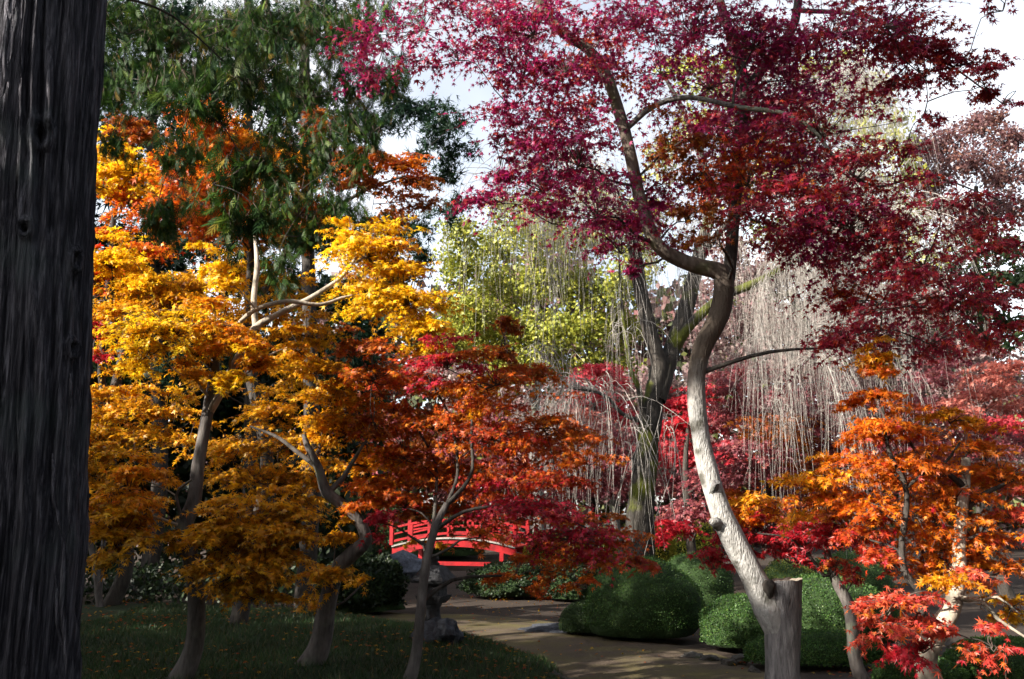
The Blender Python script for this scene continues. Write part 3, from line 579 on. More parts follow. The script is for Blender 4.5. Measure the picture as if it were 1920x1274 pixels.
# ------------------------------------------------------------------ golden maples at left
def base_of(px, d):
    x = (px - 960) / FPX * d * 1.01; return np.array([x, d, Z0(x, d) - .02])
bA = base_of(362, 7.4)
A = Tree('maple_tree', 'golden yellow maple whose slim curved trunk stands nearest the big cypress', 'tree', bA)
A.limb('trunk', [bA - np.array([0, 0, .1]), P(362, 1220, 7.4), P(368, 1120, 7.42), P(356, 1040, 7.45), P(345, 990, 7.48), P(364, 940, 7.5), P(372, 870, 7.52), P(388, 780, 7.55), P(402, 700, 7.58), P(404, 650, 7.6)], [.085, .072, .068, .066, .071, .058, .053, .049, .044, .032], B_GREY, 16, .09, .07, 12, flare=.3)
A.limb('limb', [P(390, 775, 7.55), P(425, 715, 7.6), P(455, 655, 7.65), P(478, 615, 7.68), P(520, 590, 7.7), P(575, 563, 7.75), P(605, 545, 7.75), P(640, 520, 7.8), P(670, 480, 7.85)], [.042, .04, .034, .03, .027, .023, .021, .018, .013], B_TAN, 10, .08, .07, 13)
A.limb('limb', [P(450, 605, 7.6), P(480, 580, 7.55), P(540, 565, 7.6), P(600, 572, 7.7), P(660, 555, 7.8), P(730, 560, 7.9)], [.02, .021, .021, .018, .014, .01], B_TAN, 8, .08, .08, 14)
A.limb('limb', [P(400, 690, 7.58), P(368, 665, 7.5), P(335, 650, 7.4), P(290, 655, 7.3)], [.03, .024, .018, .01], B_DARK, 8, .08, .08, 15)
A.limb('limb', [P(480, 620, 7.68), P(476, 560, 7.75), P(482, 500, 7.85), P(478, 440, 8.0)], [.03, .027, .024, .016], B_TAN, 8, .08, .08, 16)
A.limb('limb', [P(345, 985, 7.46), P(330, 930, 7.35), P(345, 910, 7.3), P(360, 900, 7.25)], [.016, .013, .011, .008], B_GREY, 7, .1, .08, 17)
a_p = [(330,615,100,35,'yellow',1.3,7.2),(280,650,60,35,'yellow',1.1,7.1),(400,610,60,40,'oryel',1.1,7.4),(450,640,50,35,'oryel',1,7.3),(450,710,30,50,'yellow',1.1,7.2),(480,680,40,35,'oryel',.8,7.4),(350,700,40,30,'oryel',.7,7.3),(410,500,50,30,'yellow',.9,7.3),(440,530,40,25,'yellow',.6,7.4),(385,470,30,18,'yellow',.8,7.2),
 (690,470,80,45,'yellow',1.3,7.9),(650,440,45,30,'yellow',1,7.9),(760,560,80,50,'yellow',1.4,7.8),(690,540,60,45,'yellow',1.3,8),(800,610,50,35,'yellow',1.2,7.8),(740,500,50,40,'oryel',1.2,7.9),(780,650,40,20,'yellow',.6,7.8),
 (600,690,60,35,'gold',1,8.1),(620,740,55,45,'gold',1,8.2),(560,650,45,30,'gold',.9,8.0),(650,800,60,45,'gold',.9,8.4),
 (240,935,60,45,'oryel',1.3,7.2),(225,1000,52,38,'gold',1.6,7.0),(205,960,32,35,'gold',1.3,7.0),(265,890,50,35,'oryel',1,7.3),(460,990,80,45,'gold',1.4,7.2),(440,1060,70,45,'gold',1.4,7.1),(510,1040,50,40,'gold',1.2,7.2),(520,960,65,40,'gold',1.2,7.4),(485,1115,45,25,'gold',1.2,7.1),(400,1000,40,45,'gold',1.1,7.1),(330,1000,25,25,'gold',.6,7.3),(540,1000,40,40,'gold',1,7.3)]
A.pads([(a, b, c, h, d, p, q * (1.55 if b > 860 else 1.)) for a, b, c, h, p, q, d in a_p], LITE5, .039, 1.3, 'maple', seed=6, layers=2, noise=.42, droop=.4, spread=1.04)
A.finish(LITE5, M_MAPLE, B_TAN, None, 300, full=LEAF5)

bC = base_of(592, 8.3)
C = Tree('maple_tree', 'orange gold maple with twisted pale grey trunk bent like an elbow', 'tree', bC)
C.limb('trunk', [bC - np.array([0, 0, .1]), P(600, 1210, 8.3), P(612, 1140, 8.3), P(632, 1070, 8.28), P(665, 1035, 8.24), P(686, 1012, 8.2), P(672, 975, 8.18), P(640, 945, 8.16), P(612, 922, 8.14), P(598, 880, 8.12), P(576, 835, 8.1), P(570, 815, 8.1)], [.105, .09, .08, .072, .068, .058, .053, .052, .05, .04, .028, .018], B_GREY, 16, .09, .06, 18, flare=.3)
C.limb('limb', [P(612, 925, 8.14), P(640, 900, 8.2), P(665, 860, 8.25), P(690, 820, 8.3)], [.03, .026, .02, .012], B_GREY, 8, .1, .08, 19)
C.limb('limb', [P(600, 880, 8.12), P(560, 850, 8.3), P(520, 820, 8.45), P(470, 800, 8.6)], [.028, .022, .017, .01], B_DARK, 8, .1, .08, 20)
c_p = [(700,860,55,45,'oryel',1.2),(690,910,45,40,'orange',1.2),(730,900,30,40,'orange',.8),(700,940,30,25,'redor',.9),(620,1070,42,45,'gold',1.3),(640,1010,30,35,'gold',1),(600,1120,20,20,'gold',.6),(680,1090,20,20,'gold',.6),(480,890,80,45,'gold',.6),(555,900,60,45,'gold',.8),(530,830,80,40,'gold',.8),(450,830,60,35,'gold',.5),(420,890,50,35,'gold',.5),(510,770,60,35,'gold',.9),(600,830,40,40,'gold',.9),(650,760,40,40,'gold',.8)]
C.pads([(a, b, c, h, 8.45 + (.5 if a < 600 else 0) + .3 * math.sin(a), p, q) for a, b, c, h, p, q in c_p], LITE5, .039, 1.3, 'maple', seed=7, layers=2, noise=.42, droop=.4, spread=1.04)
C.finish(LITE5, M_MAPLE, B_DARK, None, 300, full=LEAF5)

bB = base_of(238, 13.2)
Bt = Tree('maple_tree', 'yellow and red maple half hidden behind the cypress trunk', 'tree', bB)
Bt.limb('trunk', [bB - np.array([0, 0, .1]), P(236, 1060, 13.2), P(225, 940, 13.2), P(205, 860, 13.2), P(210, 760, 13.1), P(235, 640, 13.0), P(240, 520, 12.9)], [.12, .10, .095, .09, .075, .06, .04], B_DARK, 12, .08, .1, 21, flare=.3)
Bt.limb('limb', [P(208, 780, 13.1), P(190, 700, 12.8), P(200, 570, 12.6), P(215, 400, 12.5), P(235, 330, 12.4)], [.06, .05, .045, .035, .02], B_DARK, 8, .08, .12, 22)
Bt.limb('limb', [P(236, 640, 13.0), P(262, 590, 12.8), P(230, 570, 12.6), P(180, 565, 12.4)], [.04, .034, .026, .014], B_GREY, 8, .08, .1, 23)
b_p = [(215,290,50,35,'yellow',1.3),(250,320,50,40,'yellow',1.3),(195,345,35,25,'yellow',1.3),(235,370,40,22,'orange',1),(210,490,50,45,'yellow',1.5),(260,470,50,40,'yelred',1.3),(280,530,50,40,'yellow',1.2),(190,440,30,30,'yelred',1),(180,520,25,40,'yelred',1.2),(250,580,70,35,'gold',1.2),(180,620,30,50,'scarlet',1.1),(185,660,30,30,'yelred',1),
 (200,740,60,40,'gold',1.2),(250,770,60,40,'gold',1.2),(190,820,45,40,'gold',1.1),(320,770,60,30,'gold',.5),(300,820,55,35,'gold',.5),(190,880,50,35,'gold',1),(350,830,50,35,'gold',.4),(250,850,50,30,'gold',.5),(225,225,35,25,'brownor',1),(260,250,35,25,'brownor',1),(320,560,60,40,'gold',1),(360,540,50,30,'gold',.9)]
Bt.pads([(a, b, c, h, 12.3 + .5 * math.sin(a * 1.7), p, q) for a, b, c, h, p, q in b_p], LITE3, .050, 1.35, 'maple', seed=8, layers=2, noise=.5, spread=1.04)
Bt.finish(LITE3, M_MAPLE, B_DARK)

bA2 = base_of(470, 11.0)
A2 = Tree('maple_tree', 'orange maple glowing behind the hanging cypress sprays', 'tree', bA2)
A2.limb('trunk', [bA2 - np.array([0, 0, .1]), P(480, 1000, 11), P(500, 860, 11), P(470, 700, 11), P(468, 560, 11), P(474, 430, 10.9), P(460, 320, 10.8)], [.10, .085, .08, .07, .06, .05, .03], B_DARK, 12, .08, .1, 24, flare=.3)
A2.limb('limb', [P(470, 600, 11), P(520, 500, 11), P(590, 420, 11), P(680, 360, 11), P(760, 330, 11)], [.045, .04, .032, .022, .012], B_DARK, 8, .08, .1, 25)
a2_p = [(380,240,60,45,'orange',1),(440,270,60,50,'oryel',1.2),(350,330,60,40,'orange',1),(420,360,70,45,'orange',1.2),(460,290,40,40,'yellow',1.1),(330,390,60,35,'orange',1.1),(480,410,70,40,'orange',1.1),(400,420,60,35,'orange',1),(530,330,50,45,'oryel',.9),(560,410,50,35,'orange',.8),(590,240,40,35,'brownor',.7),
 (680,300,50,22,'orange',.9),(740,310,55,22,'orange',1),(700,345,60,22,'brownor',.8),(780,340,40,22,'brownor',.7),(730,375,60,16,'brownor',.5),(700,410,45,18,'orange',.6),(800,380,40,15,'brownor',.4),(480,500,60,40,'gold',.5),(540,560,60,40,'gold',.5),(430,600,50,40,'gold',.4),(320,300,30,30,'oryel',.9),(580,620,60,40,'gold',.6),(540,700,50,40,'gold',.5),(380,720,60,40,'gold',.3)]
A2.pads([(a, b, c, h, 10.8 + .5 * math.sin(a * 1.3), p, q) for a, b, c, h, p, q in a2_p], LITE3, .048, 1.7, 'maple', seed=9, layers=3, noise=.55, spread=1.18)
A2.finish(LITE3, M_MAPLE, B_DARK)

# ------------------------------------------------------------------ slim red-orange maple in the middle
bD = base_of(772, 7.5)
D = Tree('maple_tree', 'slim maple with rust red layered sprays spreading before the red bridge', 'tree', bD)
D.limb('trunk', [bD - np.array([0, 0, .1]), P(780, 1230, 7.5), P(790, 1130, 7.55), P(800, 1050, 7.6), P(818, 985, 7.65), P(838, 945, 7.7)], [.055, .044, .040, .037, .033, .026], B_GREY, 12, .07, .08, 26, flare=.25)
D.limb('limb', [P(836, 948, 7.7), P(868, 915, 7.75), P(886, 880, 7.8), P(884, 820, 7.9), P(888, 770, 8.0), P(910, 690, 8.1)], [.022, .018, .015, .013, .011, .007], B_DARK, 8, .07, .08, 27)
D.limb('limb', [P(836, 950, 7.7), P(858, 890, 7.9), P(852, 820, 8.1), P(838, 770, 8.2), P(800, 700, 8.3)], [.018, .015, .013, .011, .007], B_DARK, 8, .07, .08, 28)
D.limb('limb', [P(815, 995, 7.65), P(870, 960, 7.6), P(940, 950, 7.6), P(1030, 960, 7.6), P(1120, 1000, 7.6)], [.018, .015, .013, .010, .006], B_DARK, 8, .07, .08, 29)
D.limb('limb', [P(800, 1050, 7.6), P(815, 960, 8.0), P(816, 870, 8.3), P(780, 800, 8.5)], [.02, .017, .014, .009], B_GREY, 8, .07, .08, 30)
d_p = [(700,700,60,40,'rust',1),(770,710,60,40,'redor',1),(840,680,55,35,'red',1.1),(930,710,65,40,'rust',1.1),(890,735,60,35,'oryel',.8),(985,700,50,40,'rust',1),(945,610,22,60,'brownor',.9),(820,790,80,45,'rust',1.1),(920,810,85,45,'redor',1.1),(1020,790,65,40,'rust',1),(760,850,60,40,'rust',.9),(850,880,75,40,'rust',1),(950,890,80,40,'redor',1.2),(1060,820,60,30,'rust',1),(990,950,80,40,'red',1.2),(920,960,50,30,'redor',.9),(1070,1000,80,28,'red',1.1),(1140,1000,65,25,'rust',1),(1110,1050,75,25,'rust',1),(1185,1055,35,22,'redor',.8),(1000,1020,55,30,'rust',.9),(965,1075,40,25,'rust',.9),(740,770,50,40,'rust',.9),(1100,860,50,28,'rust',.8),(1040,900,60,35,'redor',1),(830,955,70,28,'brownor',.8),(760,940,50,35,'rust',.8),(720,970,35,35,'scarlet',.7),(900,1000,40,22,'rust',.6),(790,1015,35,18,'gold',.5),(1100,1090,25,20,'rust',.7),(1030,1090,25,20,'rust',.6),(700,780,40,30,'brownor',.8),(670,650,50,30,'brownor',.8)]
D.pads([(a, b, c, h, 8.1 + .55 * math.sin(a * 2.1), p, q) for a, b, c, h, p, q in d_p], LITE5, .037, 1.15, 'maple', seed=10, layers=2, noise=.42, droop=.55, spread=1.18)
D.finish(LITE5, M_MAPLE, B_DARK, None, 300, full=LEAF5)

# ------------------------------------------------------------------ orange maple at right and the thin crimson one
bJ = base_of(1748, 7.2); bJ[2] = 0
J = Tree('maple_tree', 'orange and salmon maple with crooked pale trunk at the right edge', 'tree', bJ)
J.limb('trunk', [bJ - np.array([0, 0, .1]), P(1742, 1270, 7.2), P(1738, 1225, 7.2), P(1760, 1180, 7.2), P(1785, 1140, 7.22), P(1798, 1080, 7.25), P(1800, 1000, 7.3), P(1808, 920, 7.35), P(1812, 860, 7.4)], [.10, .088, .080, .082, .070, .052, .05, .046, .036], B_TAN, 14, .12, .06, 31, flare=.25)
J.limb('limb', [P(1740, 1215, 7.2), P(1728, 1150, 7.15), P(1722, 1105, 7.1), P(1700, 1080, 7.1), P(1690, 1030, 7.1), P(1700, 950, 7.1), P(1695, 905, 7.1), P(1665, 840, 7.1), P(1655, 760, 7.1)], [.04, .034, .03, .027, .024, .022, .02, .016, .01], B_DARK, 10, .1, .07, 32)
J.limb('limb', [P(1700, 915, 7.1), P(1730, 890, 7.15), P(1770, 870, 7.2), P(1800, 830, 7.25)], [.015, .014, .012, .008], B_DARK, 8, .1, .07, 33)
J.limb('limb', [P(1808, 915, 7.35), P(1780, 890, 7.3), P(1745, 885, 7.25), P(1700, 820, 7.2)], [.03, .024, .018, .01], B_DARK, 8, .1, .07, 34)
J.limb('limb', [P(1795, 1120, 7.22), P(1815, 1125, 7.1), P(1840, 1126, 7.0), P(1870, 1160, 6.9), P(1930, 1200, 6.8)], [.026, .022, .018, .014, .008], B_TAN, 8, .1, .07, 35)
J.limb('limb', [P(1842, 1127, 7.0), P(1870, 1120, 6.9), P(1910, 1150, 6.8)], [.014, .011, .006], B_TAN, 7, .1, .07, 36)
J.limb('limb', [P(1806, 960, 7.32), P(1840, 930, 7.4), P(1900, 900, 7.5)], [.03, .022, .012], B_DARK, 8, .1, .07, 37)
j_p = [(1645,680,40,35,'oryel',1.2,7.2),(1650,740,45,30,'orange',1.1,7.2),(1610,790,40,28,'orange',1,7.3),(1670,800,55,35,'orange',1.2,7.1),(1780,780,35,40,'oryel',.8,7.6),(1820,840,55,30,'orange',.9,7.6),(1690,870,65,35,'orange',1.1,7.2),(1740,850,50,35,'orange',1,7.4),(1610,860,60,28,'orange',1,7.3),(1545,890,60,25,'oryel',.9,7.4),(1790,930,65,35,'orange',1,7.4),(1875,890,50,40,'orange',1,7.6),(1720,960,80,35,'orange',1.1,7.4),(1640,940,60,30,'orange',1,7.3),(1830,1010,70,35,'orange',1.1,7.5),(1730,1030,70,32,'orange',1,7.6),(1620,1000,50,25,'redor',.9,7.3),(1640,1040,50,22,'redor',.9,7.3),(1900,970,40,40,'salmon',1,7.4),(1780,1085,45,22,'oryel',1.1,6.9),(1830,1070,40,20,'salmon',.8,7.0),(1880,1060,50,25,'orange',.9,7.4),(1510,940,50,25,'oryel',.9,7.5),(1580,930,45,22,'orange',.9,7.5),
 (1690,1120,55,25,'salmon',1.3,6.5),(1655,1160,45,28,'salmon',1.3,6.4),(1720,1165,50,28,'salmon',1.2,6.5),(1685,1195,35,25,'scarlet',1,6.4),(1730,1215,25,25,'scarlet',1,6.6),(1860,1205,35,22,'salmon',1,6.4),(1830,1225,18,15,'salmon',.9,6.4),(1790,1180,25,18,'salmon',.8,6.6),(1895,1130,30,25,'gold',.6,7.2),(1880,1165,40,30,'gold',.5,7.4)]
J.pads([(a, b, c, h, d, p, q) for a, b, c, h, p, q, d in j_p], LITE5, .040, 1.4, 'maple', seed=12, layers=2, noise=.55, droop=.4, spread=1.18)
J.finish(LITE5, M_MAPLE, B_DARK, None, 300, full=LEAF7)

bK = base_of(1606, 8.3); bK[2] = 0
K = Tree('maple_tree', 'thin dark maple stem with scarlet leaves right of the pale trunk', 'tree', bK)
K.limb('trunk', [bK - np.array([0, 0, .1]), P(1606, 1250, 8.3), P(1600, 1190, 8.3), P(1592, 1135, 8.3), P(1572, 1100, 8.3), P(1556, 1065, 8.3), P(1550, 1030, 8.3), P(1545, 995, 8.3)], [.07, .058, .056, .054, .046, .036, .032, .02], B_GREY, 12, .1, .07, 38, flare=.2)
K.limb('limb', [P(1560, 1072, 8.3), P(1545, 1080, 8.25), P(1520, 1045, 8.2), P(1480, 1010, 8.1), P(1420, 1000, 8.1)], [.018, .016, .013, .01, .006], B_DARK, 7, .1, .07, 39)
k_p = [(1420,990,50,28,'scarlet',1.2),(1500,1000,55,28,'scarlet',1.2),(1360,1030,40,25,'scarlet',1),(1340,1060,25,18,'scarlet',.8),(1560,1000,50,28,'scarlet',1.1),(1480,965,50,25,'orange',1),(1430,940,45,30,'oryel',.9),(1550,960,50,25,'orange',1),(1570,1055,25,16,'salmon',.9),(1480,1050,30,18,'scarlet',.8),(1400,960,40,25,'orange',.9),(1610,1080,20,15,'scarlet',.6),(1430,1020,40,20,'scarlet',1)]
K.pads([(a, b, c, h, 8.5 + .35 * math.sin(a * 1.9), p, q) for a, b, c, h, p, q in k_p], LITE5, .040, 1.5, 'maple', seed=13, layers=3, noise=.55, droop=.45, spread=1.18)
K.finish(LITE5, M_MAPLE, B_DARK, None, 300, full=LEAF5)
# ------------------------------------------------------------------ weeping cherry
bF = P(1200, 1060, 17.5); bF[2] = 0
W = Tree('weeping_cherry', 'old weeping cherry with mossy forked trunk and bare trailing twigs', 'tree', bF)
dF = 17.5
W.limb('trunk', [bF - np.array([0, 0, .1]), P(1200, 1000, dF), P(1206, 900, dF), P(1218, 810, dF), P(1226, 740, dF), P(1234, 690, dF)], [.33, .28, .24, .22, .20, .16], B_MOSS, 18, .16, .12, 50, flare=.3)
W.limb('limb', [P(1228, 750, dF), P(1236, 690, dF), P(1218, 620, dF), P(1200, 540, dF), P(1190, 470, dF - .2), P(1165, 380, dF - .4), P(1100, 310, dF - .8), P(1010, 300, dF - 1), P(930, 345, dF - 1.1)], [.17, .16, .15, .14, .13, .10, .07, .05, .02], B_DARK, 12, .1, .12, 51)
W.limb('limb', [P(1230, 750, dF), P(1262, 650, dF + .2), P(1292, 560, dF + .4), P(1312, 470, dF + .6), P(1330, 390, dF + .7), P(1305, 260, dF + .8), P(1250, 150, dF + .8)], [.2, .18, .16, .14, .11, .08, .04], B_MOSS, 12, .1, .12, 52)
W.limb('limb', [P(1262, 660, dF + .2), P(1290, 615, dF - .1), P(1350, 560, dF - .3), P(1430, 525, dF - .5), P(1512, 478, dF - .6), P(1600, 430, dF - .7), P(1690, 410, dF - .8)], [.12, .10, .09, .08, .07, .05, .02], B_MOSS, 10, .1, .12, 53)
W.limb('limb', [P(1330, 400, dF + .7), P(1420, 270, dF + 1), P(1520, 180, dF + 1.2), P(1600, 135, dF + 1.3), P(1660, 190, dF + 1.3)], [.1, .08, .06, .04, .015], B_DARK, 9, .1, .15, 54)
W.limb('limb', [P(1312, 480, dF + .5), P(1400, 385, dF + .3), P(1520, 330, dF), P(1630, 310, dF)], [.09, .07, .05, .02], B_DARK, 9, .1, .15, 55)
W.limb('limb', [P(1216, 820, dF), P(1198, 730, dF - .2), P(1182, 690, dF - .3), P(1165, 560, dF - .4), P(1160, 450, dF - .5)], [.07, .055, .04, .03, .015], B_MOSS, 9, .1, .12, 56)
W.limb('limb', [P(1200, 790, dF), P(1165, 775, dF - .4), P(1130, 740, dF - .6), P(1060, 727, dF - .8)], [.05, .04, .03, .015], B_GREY, 8, .1, .12, 57)
W.limb('limb', [P(1440, 520, dF - .5), P(1480, 560, dF - .7), P(1515, 610, dF - .9), P(1530, 680, dF - 1)], [.05, .04, .03, .015], B_GREY, 8, .1, .12, 58)
W.limb('limb', [P(1305, 260, dF + .8), P(1380, 160, dF + .4), P(1480, 120, dF)], [.06, .045, .02], B_DARK, 8, .1, .15, 59)
def weeping():
    r = np.random.default_rng(21); mb = MB()
    arms = [(1, 220, 1.9), (2, 80, 1.8), (3, 400, 2.0), (4, 240, 2.4), (5, 260, 2.4), (6, 20, 1.4), (7, 90, 1.0), (8, 120, 1.2), (9, 120, 2.4)]
    for k, n, Lm in arms:
        p = W.skp[k]; nb = max(4, n // 7); g = r.integers(0, nb, n)          # shoots hang in uneven bunches
        ib = (len(p) * (.5 + .5 * r.random(nb))); i = (ib[g] + r.normal(0, 1.5, n)).astype(int).clip(0, len(p) - 1)
        a = p[i]; dr = nrm(nrm(r.normal(size=(nb, 3)) * np.array([1, 1, .2]))[g] + r.normal(0, .28, (n, 3))); out = (r.uniform(.2, 1.35, nb)[g] * r.uniform(.8, 1.2, n))[:, None]
        L = np.clip(r.normal(Lm, .9, nb)[g] + r.normal(0, .4, n), .4, 5)[:, None]
        e = a + dr * out * 1.25 + np.array([0, 0, -1]) * L + r.normal(0, .28, (n, 3))
        e[:, 2] = np.maximum(e[:, 2], .7)
        mb.add(*strands(a, a + dr * out * .6 + np.array([0, 0, .5]) * out, a + dr * out * 1.25 + np.array([0, 0, -.1]) * L, e, r.uniform(.005, .010, n), np.full(n, .002), 6, 3))
        # finer side shoots hanging from each strand
        m = n * 3; j = r.integers(0, n, m); t = r.uniform(.35, .8, m)[:, None]
        b0, b1, b2, b3 = a[j], (a + dr * out * .6 + np.array([0, 0, .5]) * out)[j], (a + dr * out * 1.25 + np.array([0, 0, -.1]) * L)[j], e[j]
        q = ((1 - t) ** 3) * b0 + 3 * t * (1 - t) ** 2 * b1 + 3 * t * t * (1 - t) * b2 + t ** 3 * b3
        d2 = nrm(r.normal(size=(m, 3)) * np.array([1, 1, .1])) * r.uniform(.1, .4, m)[:, None]; L2 = r.uniform(.4, 1.6, m)[:, None]
        e2 = q + d2 + np.array([0, 0, -1]) * L2; e2[:, 2] = np.maximum(e2[:, 2], .6)
        mb.add(*strands(q, q + d2 * .6 + np.array([0, 0, .06]), q + d2 - np.array([0, 0, .15]) * L2, e2, np.full(m, .004), np.full(m, .0015), 3, 3))
    n = 22                                              # tangle of shoots falling over the bole
    a = np.array([P(x, y, dF - .45) for x, y in zip(r.uniform(1170, 1260, n), r.uniform(760, 840, n))]); e = a + np.c_[r.normal(0, .35, n), r.uniform(-.5, .1, n), -r.uniform(1., 2.3, n)]
    e[:, 2] = np.maximum(e[:, 2], .3)
    mb.add(*strands(a, a + np.c_[r.normal(0, .3, n), -np.full(n, .25), np.full(n, .1)], e + np.c_[r.normal(0, .1, n), np.zeros(n), np.full(n, .7)], e, r.uniform(.007, .012, n), np.full(n, .003), 8, 3))
    mb.build('trailing_twigs', B_TWIG, W.root, kind='stuff')
weeping()

# ------------------------------------------------------------------ background trees (crown of leaf clumps on limbs)
def bgtree(name, label, base_px, d, trunk, pads, leaf, dens, seed, lmat, tmat, group=None, tpl=QUADLEAF, mode='ball', rt=.25, layers=0, ycap=2., noise=.6):
    b = np.array([(base_px - 960) / FPX * d * 1.01, d, -.05 + float(channel(np.array([0.]), np.array([d]))[0]) * 0])
    t = Tree(name, label, 'tree', b, group)
    pts = [b - np.array([0, 0, .1])] + [P(x, y, d) for x, y in trunk]
    t.limb('trunk', pts, list(lin(rt, rt * .35, len(pts))), tmat, 12, .1, .25, seed, flare=.25)
    t.pads(pads, tpl, leaf, dens, mode, seed=seed, layers=layers, rmax=.09, kper=7, jit=.35, twigs=False, ycap=ycap, noise=noise)
    t.finish(tpl, lmat, tmat); return t
def jit(pads, d, s, pal=None):
    r = np.random.default_rng(s); return [(a[0], a[1], a[2], a[3], d + r.uniform(-1, 1) * s_depth(d), a[4] if len(a) > 4 else pal, a[5] if len(a) > 5 else 1.) for a in pads]
def s_depth(d): return .07 * d
# sunlit yellow-green evergreen oak
bgtree('oak_tree', 'big sunlit yellow green broadleaf tree in the centre background', 1010, 31, [(1010, 950), (1000, 800), (1015, 650), (1000, 520)],
  jit([(870,500,50,40),(930,460,50,35),(1000,440,50,40),(1070,450,50,40),(1140,430,50,45),(880,580,50,40),(950,540,60,40),(1030,530,60,40),(1100,540,50,40),(1170,530,45,40),(920,630,60,40),(1000,620,60,40),(1080,620,60,40),(1160,610,50,40),(860,440,40,30),(960,395,40,28),(1040,390,40,28),(1120,370,40,28),(1200,480,40,40),(840,640,40,40),(1040,690,60,30),(960,690,60,30),(1130,680,50,30),(1220,400,40,30)], 31, 1, 'limegreen'), .125, 2.3, 61, M_GREEN, B_GREY)
# dark conifer against the sky left of centre
bgtree('cedar_tree', 'dark blue green cedar against the white sky left of the crimson leaves', 585, 14.5, [(585, 900), (580, 600), (575, 300), (572, 60), (575, -120)],
  jit([(760,200,50,22),(715,235,45,25),(800,215,40,22),(840,235,40,28),(860,285,30,30),(830,330,30,25),(850,400,35,22),(790,300,25,20),(740,190,40,20),(770,435,45,30),(790,485,35,28),(720,440,40,30),(690,150,40,30),(650,220,50,40),(600,300,50,40),(640,330,40,35),(560,60,60,50),(620,20,50,40),(500,120,60,50),(680,470,40,40),(740,520,40,35),(810,255,30,20),(690,60,45,25),(570,210,50,50),(560,420,60,50)], 14.5, 2, 'cedar'), .125, 2.8, 62, M_NEEDLE, B_DARK, 'dark conifers behind the maples', rt=.16, tpl=TUFT)
DC = 'dark conifers behind the maples'
bgtree('cedar_tree', 'dark conifer rising just right of the foreground cypress trunk', 300, 17.5, [(300, 900), (290, 600), (285, 300), (285, 0), (285, -250)],
  jit([(230,60,70,55),(330,40,70,55),(200,150,60,55),(290,140,70,55),(370,150,60,55),(230,240,60,50),(320,250,70,50),(190,330,50,50),(280,360,70,50),(370,330,60,50),(200,440,60,50),(300,470,70,50),(390,450,60,50),(240,560,70,50),(340,580,70,50),(250,660,70,45),(350,680,60,45),(280,-60,80,60)], 17.5, 3, 'cedar'), .19, 3.4, 63, M_NEEDLE, B_DARK, DC, tpl=TUFT, rt=.18)
bgtree('cedar_tree', 'dark conifer behind the twisted elbow trunk', 470, 18.5, [(470, 900), (470, 600), (465, 300), (465, 0), (465, -250)],
  jit([(430,60,60,55),(510,50,60,55),(440,170,60,55),(530,190,60,55),(460,290,60,50),(540,310,50,50),(430,400,60,50),(520,420,60,50),(610,430,60,50),(460,530,70,50),(560,550,70,50),(650,560,60,50),(700,630,50,40),(470,640,70,50),(580,670,70,50),(660,700,60,50),(430,740,60,45)], 18.5, 4, 'cedar'), .20, 3.4, 64, M_NEEDLE, B_DARK, DC, tpl=TUFT, rt=.18)
# right background
bgtree('evergreen_tree', 'tall pale green evergreen cone rising above the crimson crown at right', 1610, 30, [(1610, 950), (1610, 700), (1615, 400), (1615, 180), (1610, 80)],
  jit([(1600,110,28,28),(1580,170,40,35),(1640,170,35,35),(1560,240,45,40),(1630,240,45,40),(1690,250,30,40),(1580,320,50,40),(1660,320,50,40),(1710,320,35,35),(1550,400,50,40),(1640,400,55,40),(1710,400,40,40),(1480,330,50,50),(1420,260,45,40),(1480,220,40,40),(1520,150,35,35),(1330,150,50,40),(1280,110,40,35),(1380,200,45,40),(1300,230,45,40),(1370,120,40,30),(1250,300,40,40),(1580,480,60,40),(1680,490,60,40),(1470,430,50,40),(1400,350,50,45)], 30, 5, 'limegreen'), .18, 1.2, 65, M_GREEN, B_GREY)
bgtree('evergreen_tree', 'dark evergreen in the background at the right edge', 1850, 33, [(1850, 950), (1850, 750), (1850, 550)],
  jit([(1840,450,45,35),(1890,470,40,40),(1800,500,45,40),(1870,540,50,40),(1780,570,45,40),(1840,600,50,40),(1900,610,40,40),(1750,500,40,40),(1720,560,40,40),(1790,640,50,35),(1870,660,50,30),(1910,540,30,40),(1730,630,40,35)], 33, 6, 'darkgreen'), .19, 1.6, 66, M_GREEN, B_DARK)
bgtree('zelkova_tree', 'mauve brown round crowned tree under the sky at far right', 1840, 36, [(1840, 950), (1840, 700), (1830, 500), (1830, 350)],
  jit([(1760,270,45,30),(1830,240,40,28),(1890,265,40,30),(1750,330,45,35),(1820,310,50,35),(1890,330,45,35),(1720,280,30,30),(1780,390,50,30),(1860,390,50,30),(1910,400,30,30),(1730,380,35,30),(1860,225,25,15),(1800,440,45,25)], 36, 7, 'brownmauve'), .13, 2.6, 67, M_MAPLE, B_DARK)
MG = 'pink and mauve maples beyond the path'
bgtree('maple_tree', 'pink red maple lit behind the mossy cherry trunk', 1110, 22, [(1112, 950), (1105, 850), (1115, 760)],
  jit([(1120,690,40,22,'pinkred'),(1145,720,35,22,'pinkred'),(1085,720,35,20,'pinkred',.6),(1110,755,45,20,'pinkred'),(1150,770,40,20,'pinkred'),(1080,790,45,22,'salmonpale'),(1120,820,55,25,'mauve'),(1150,860,45,25,'mauve'),(1080,860,50,25,'mauve'),(1110,900,60,25,'mauve'),(1060,920,50,25,'mauve'),(1150,920,45,25,'mauve')], 22, 8), .075, 1.35, 68, M_MAPLE, B_DARK, MG, LITE3, 'maple', .12, 3)
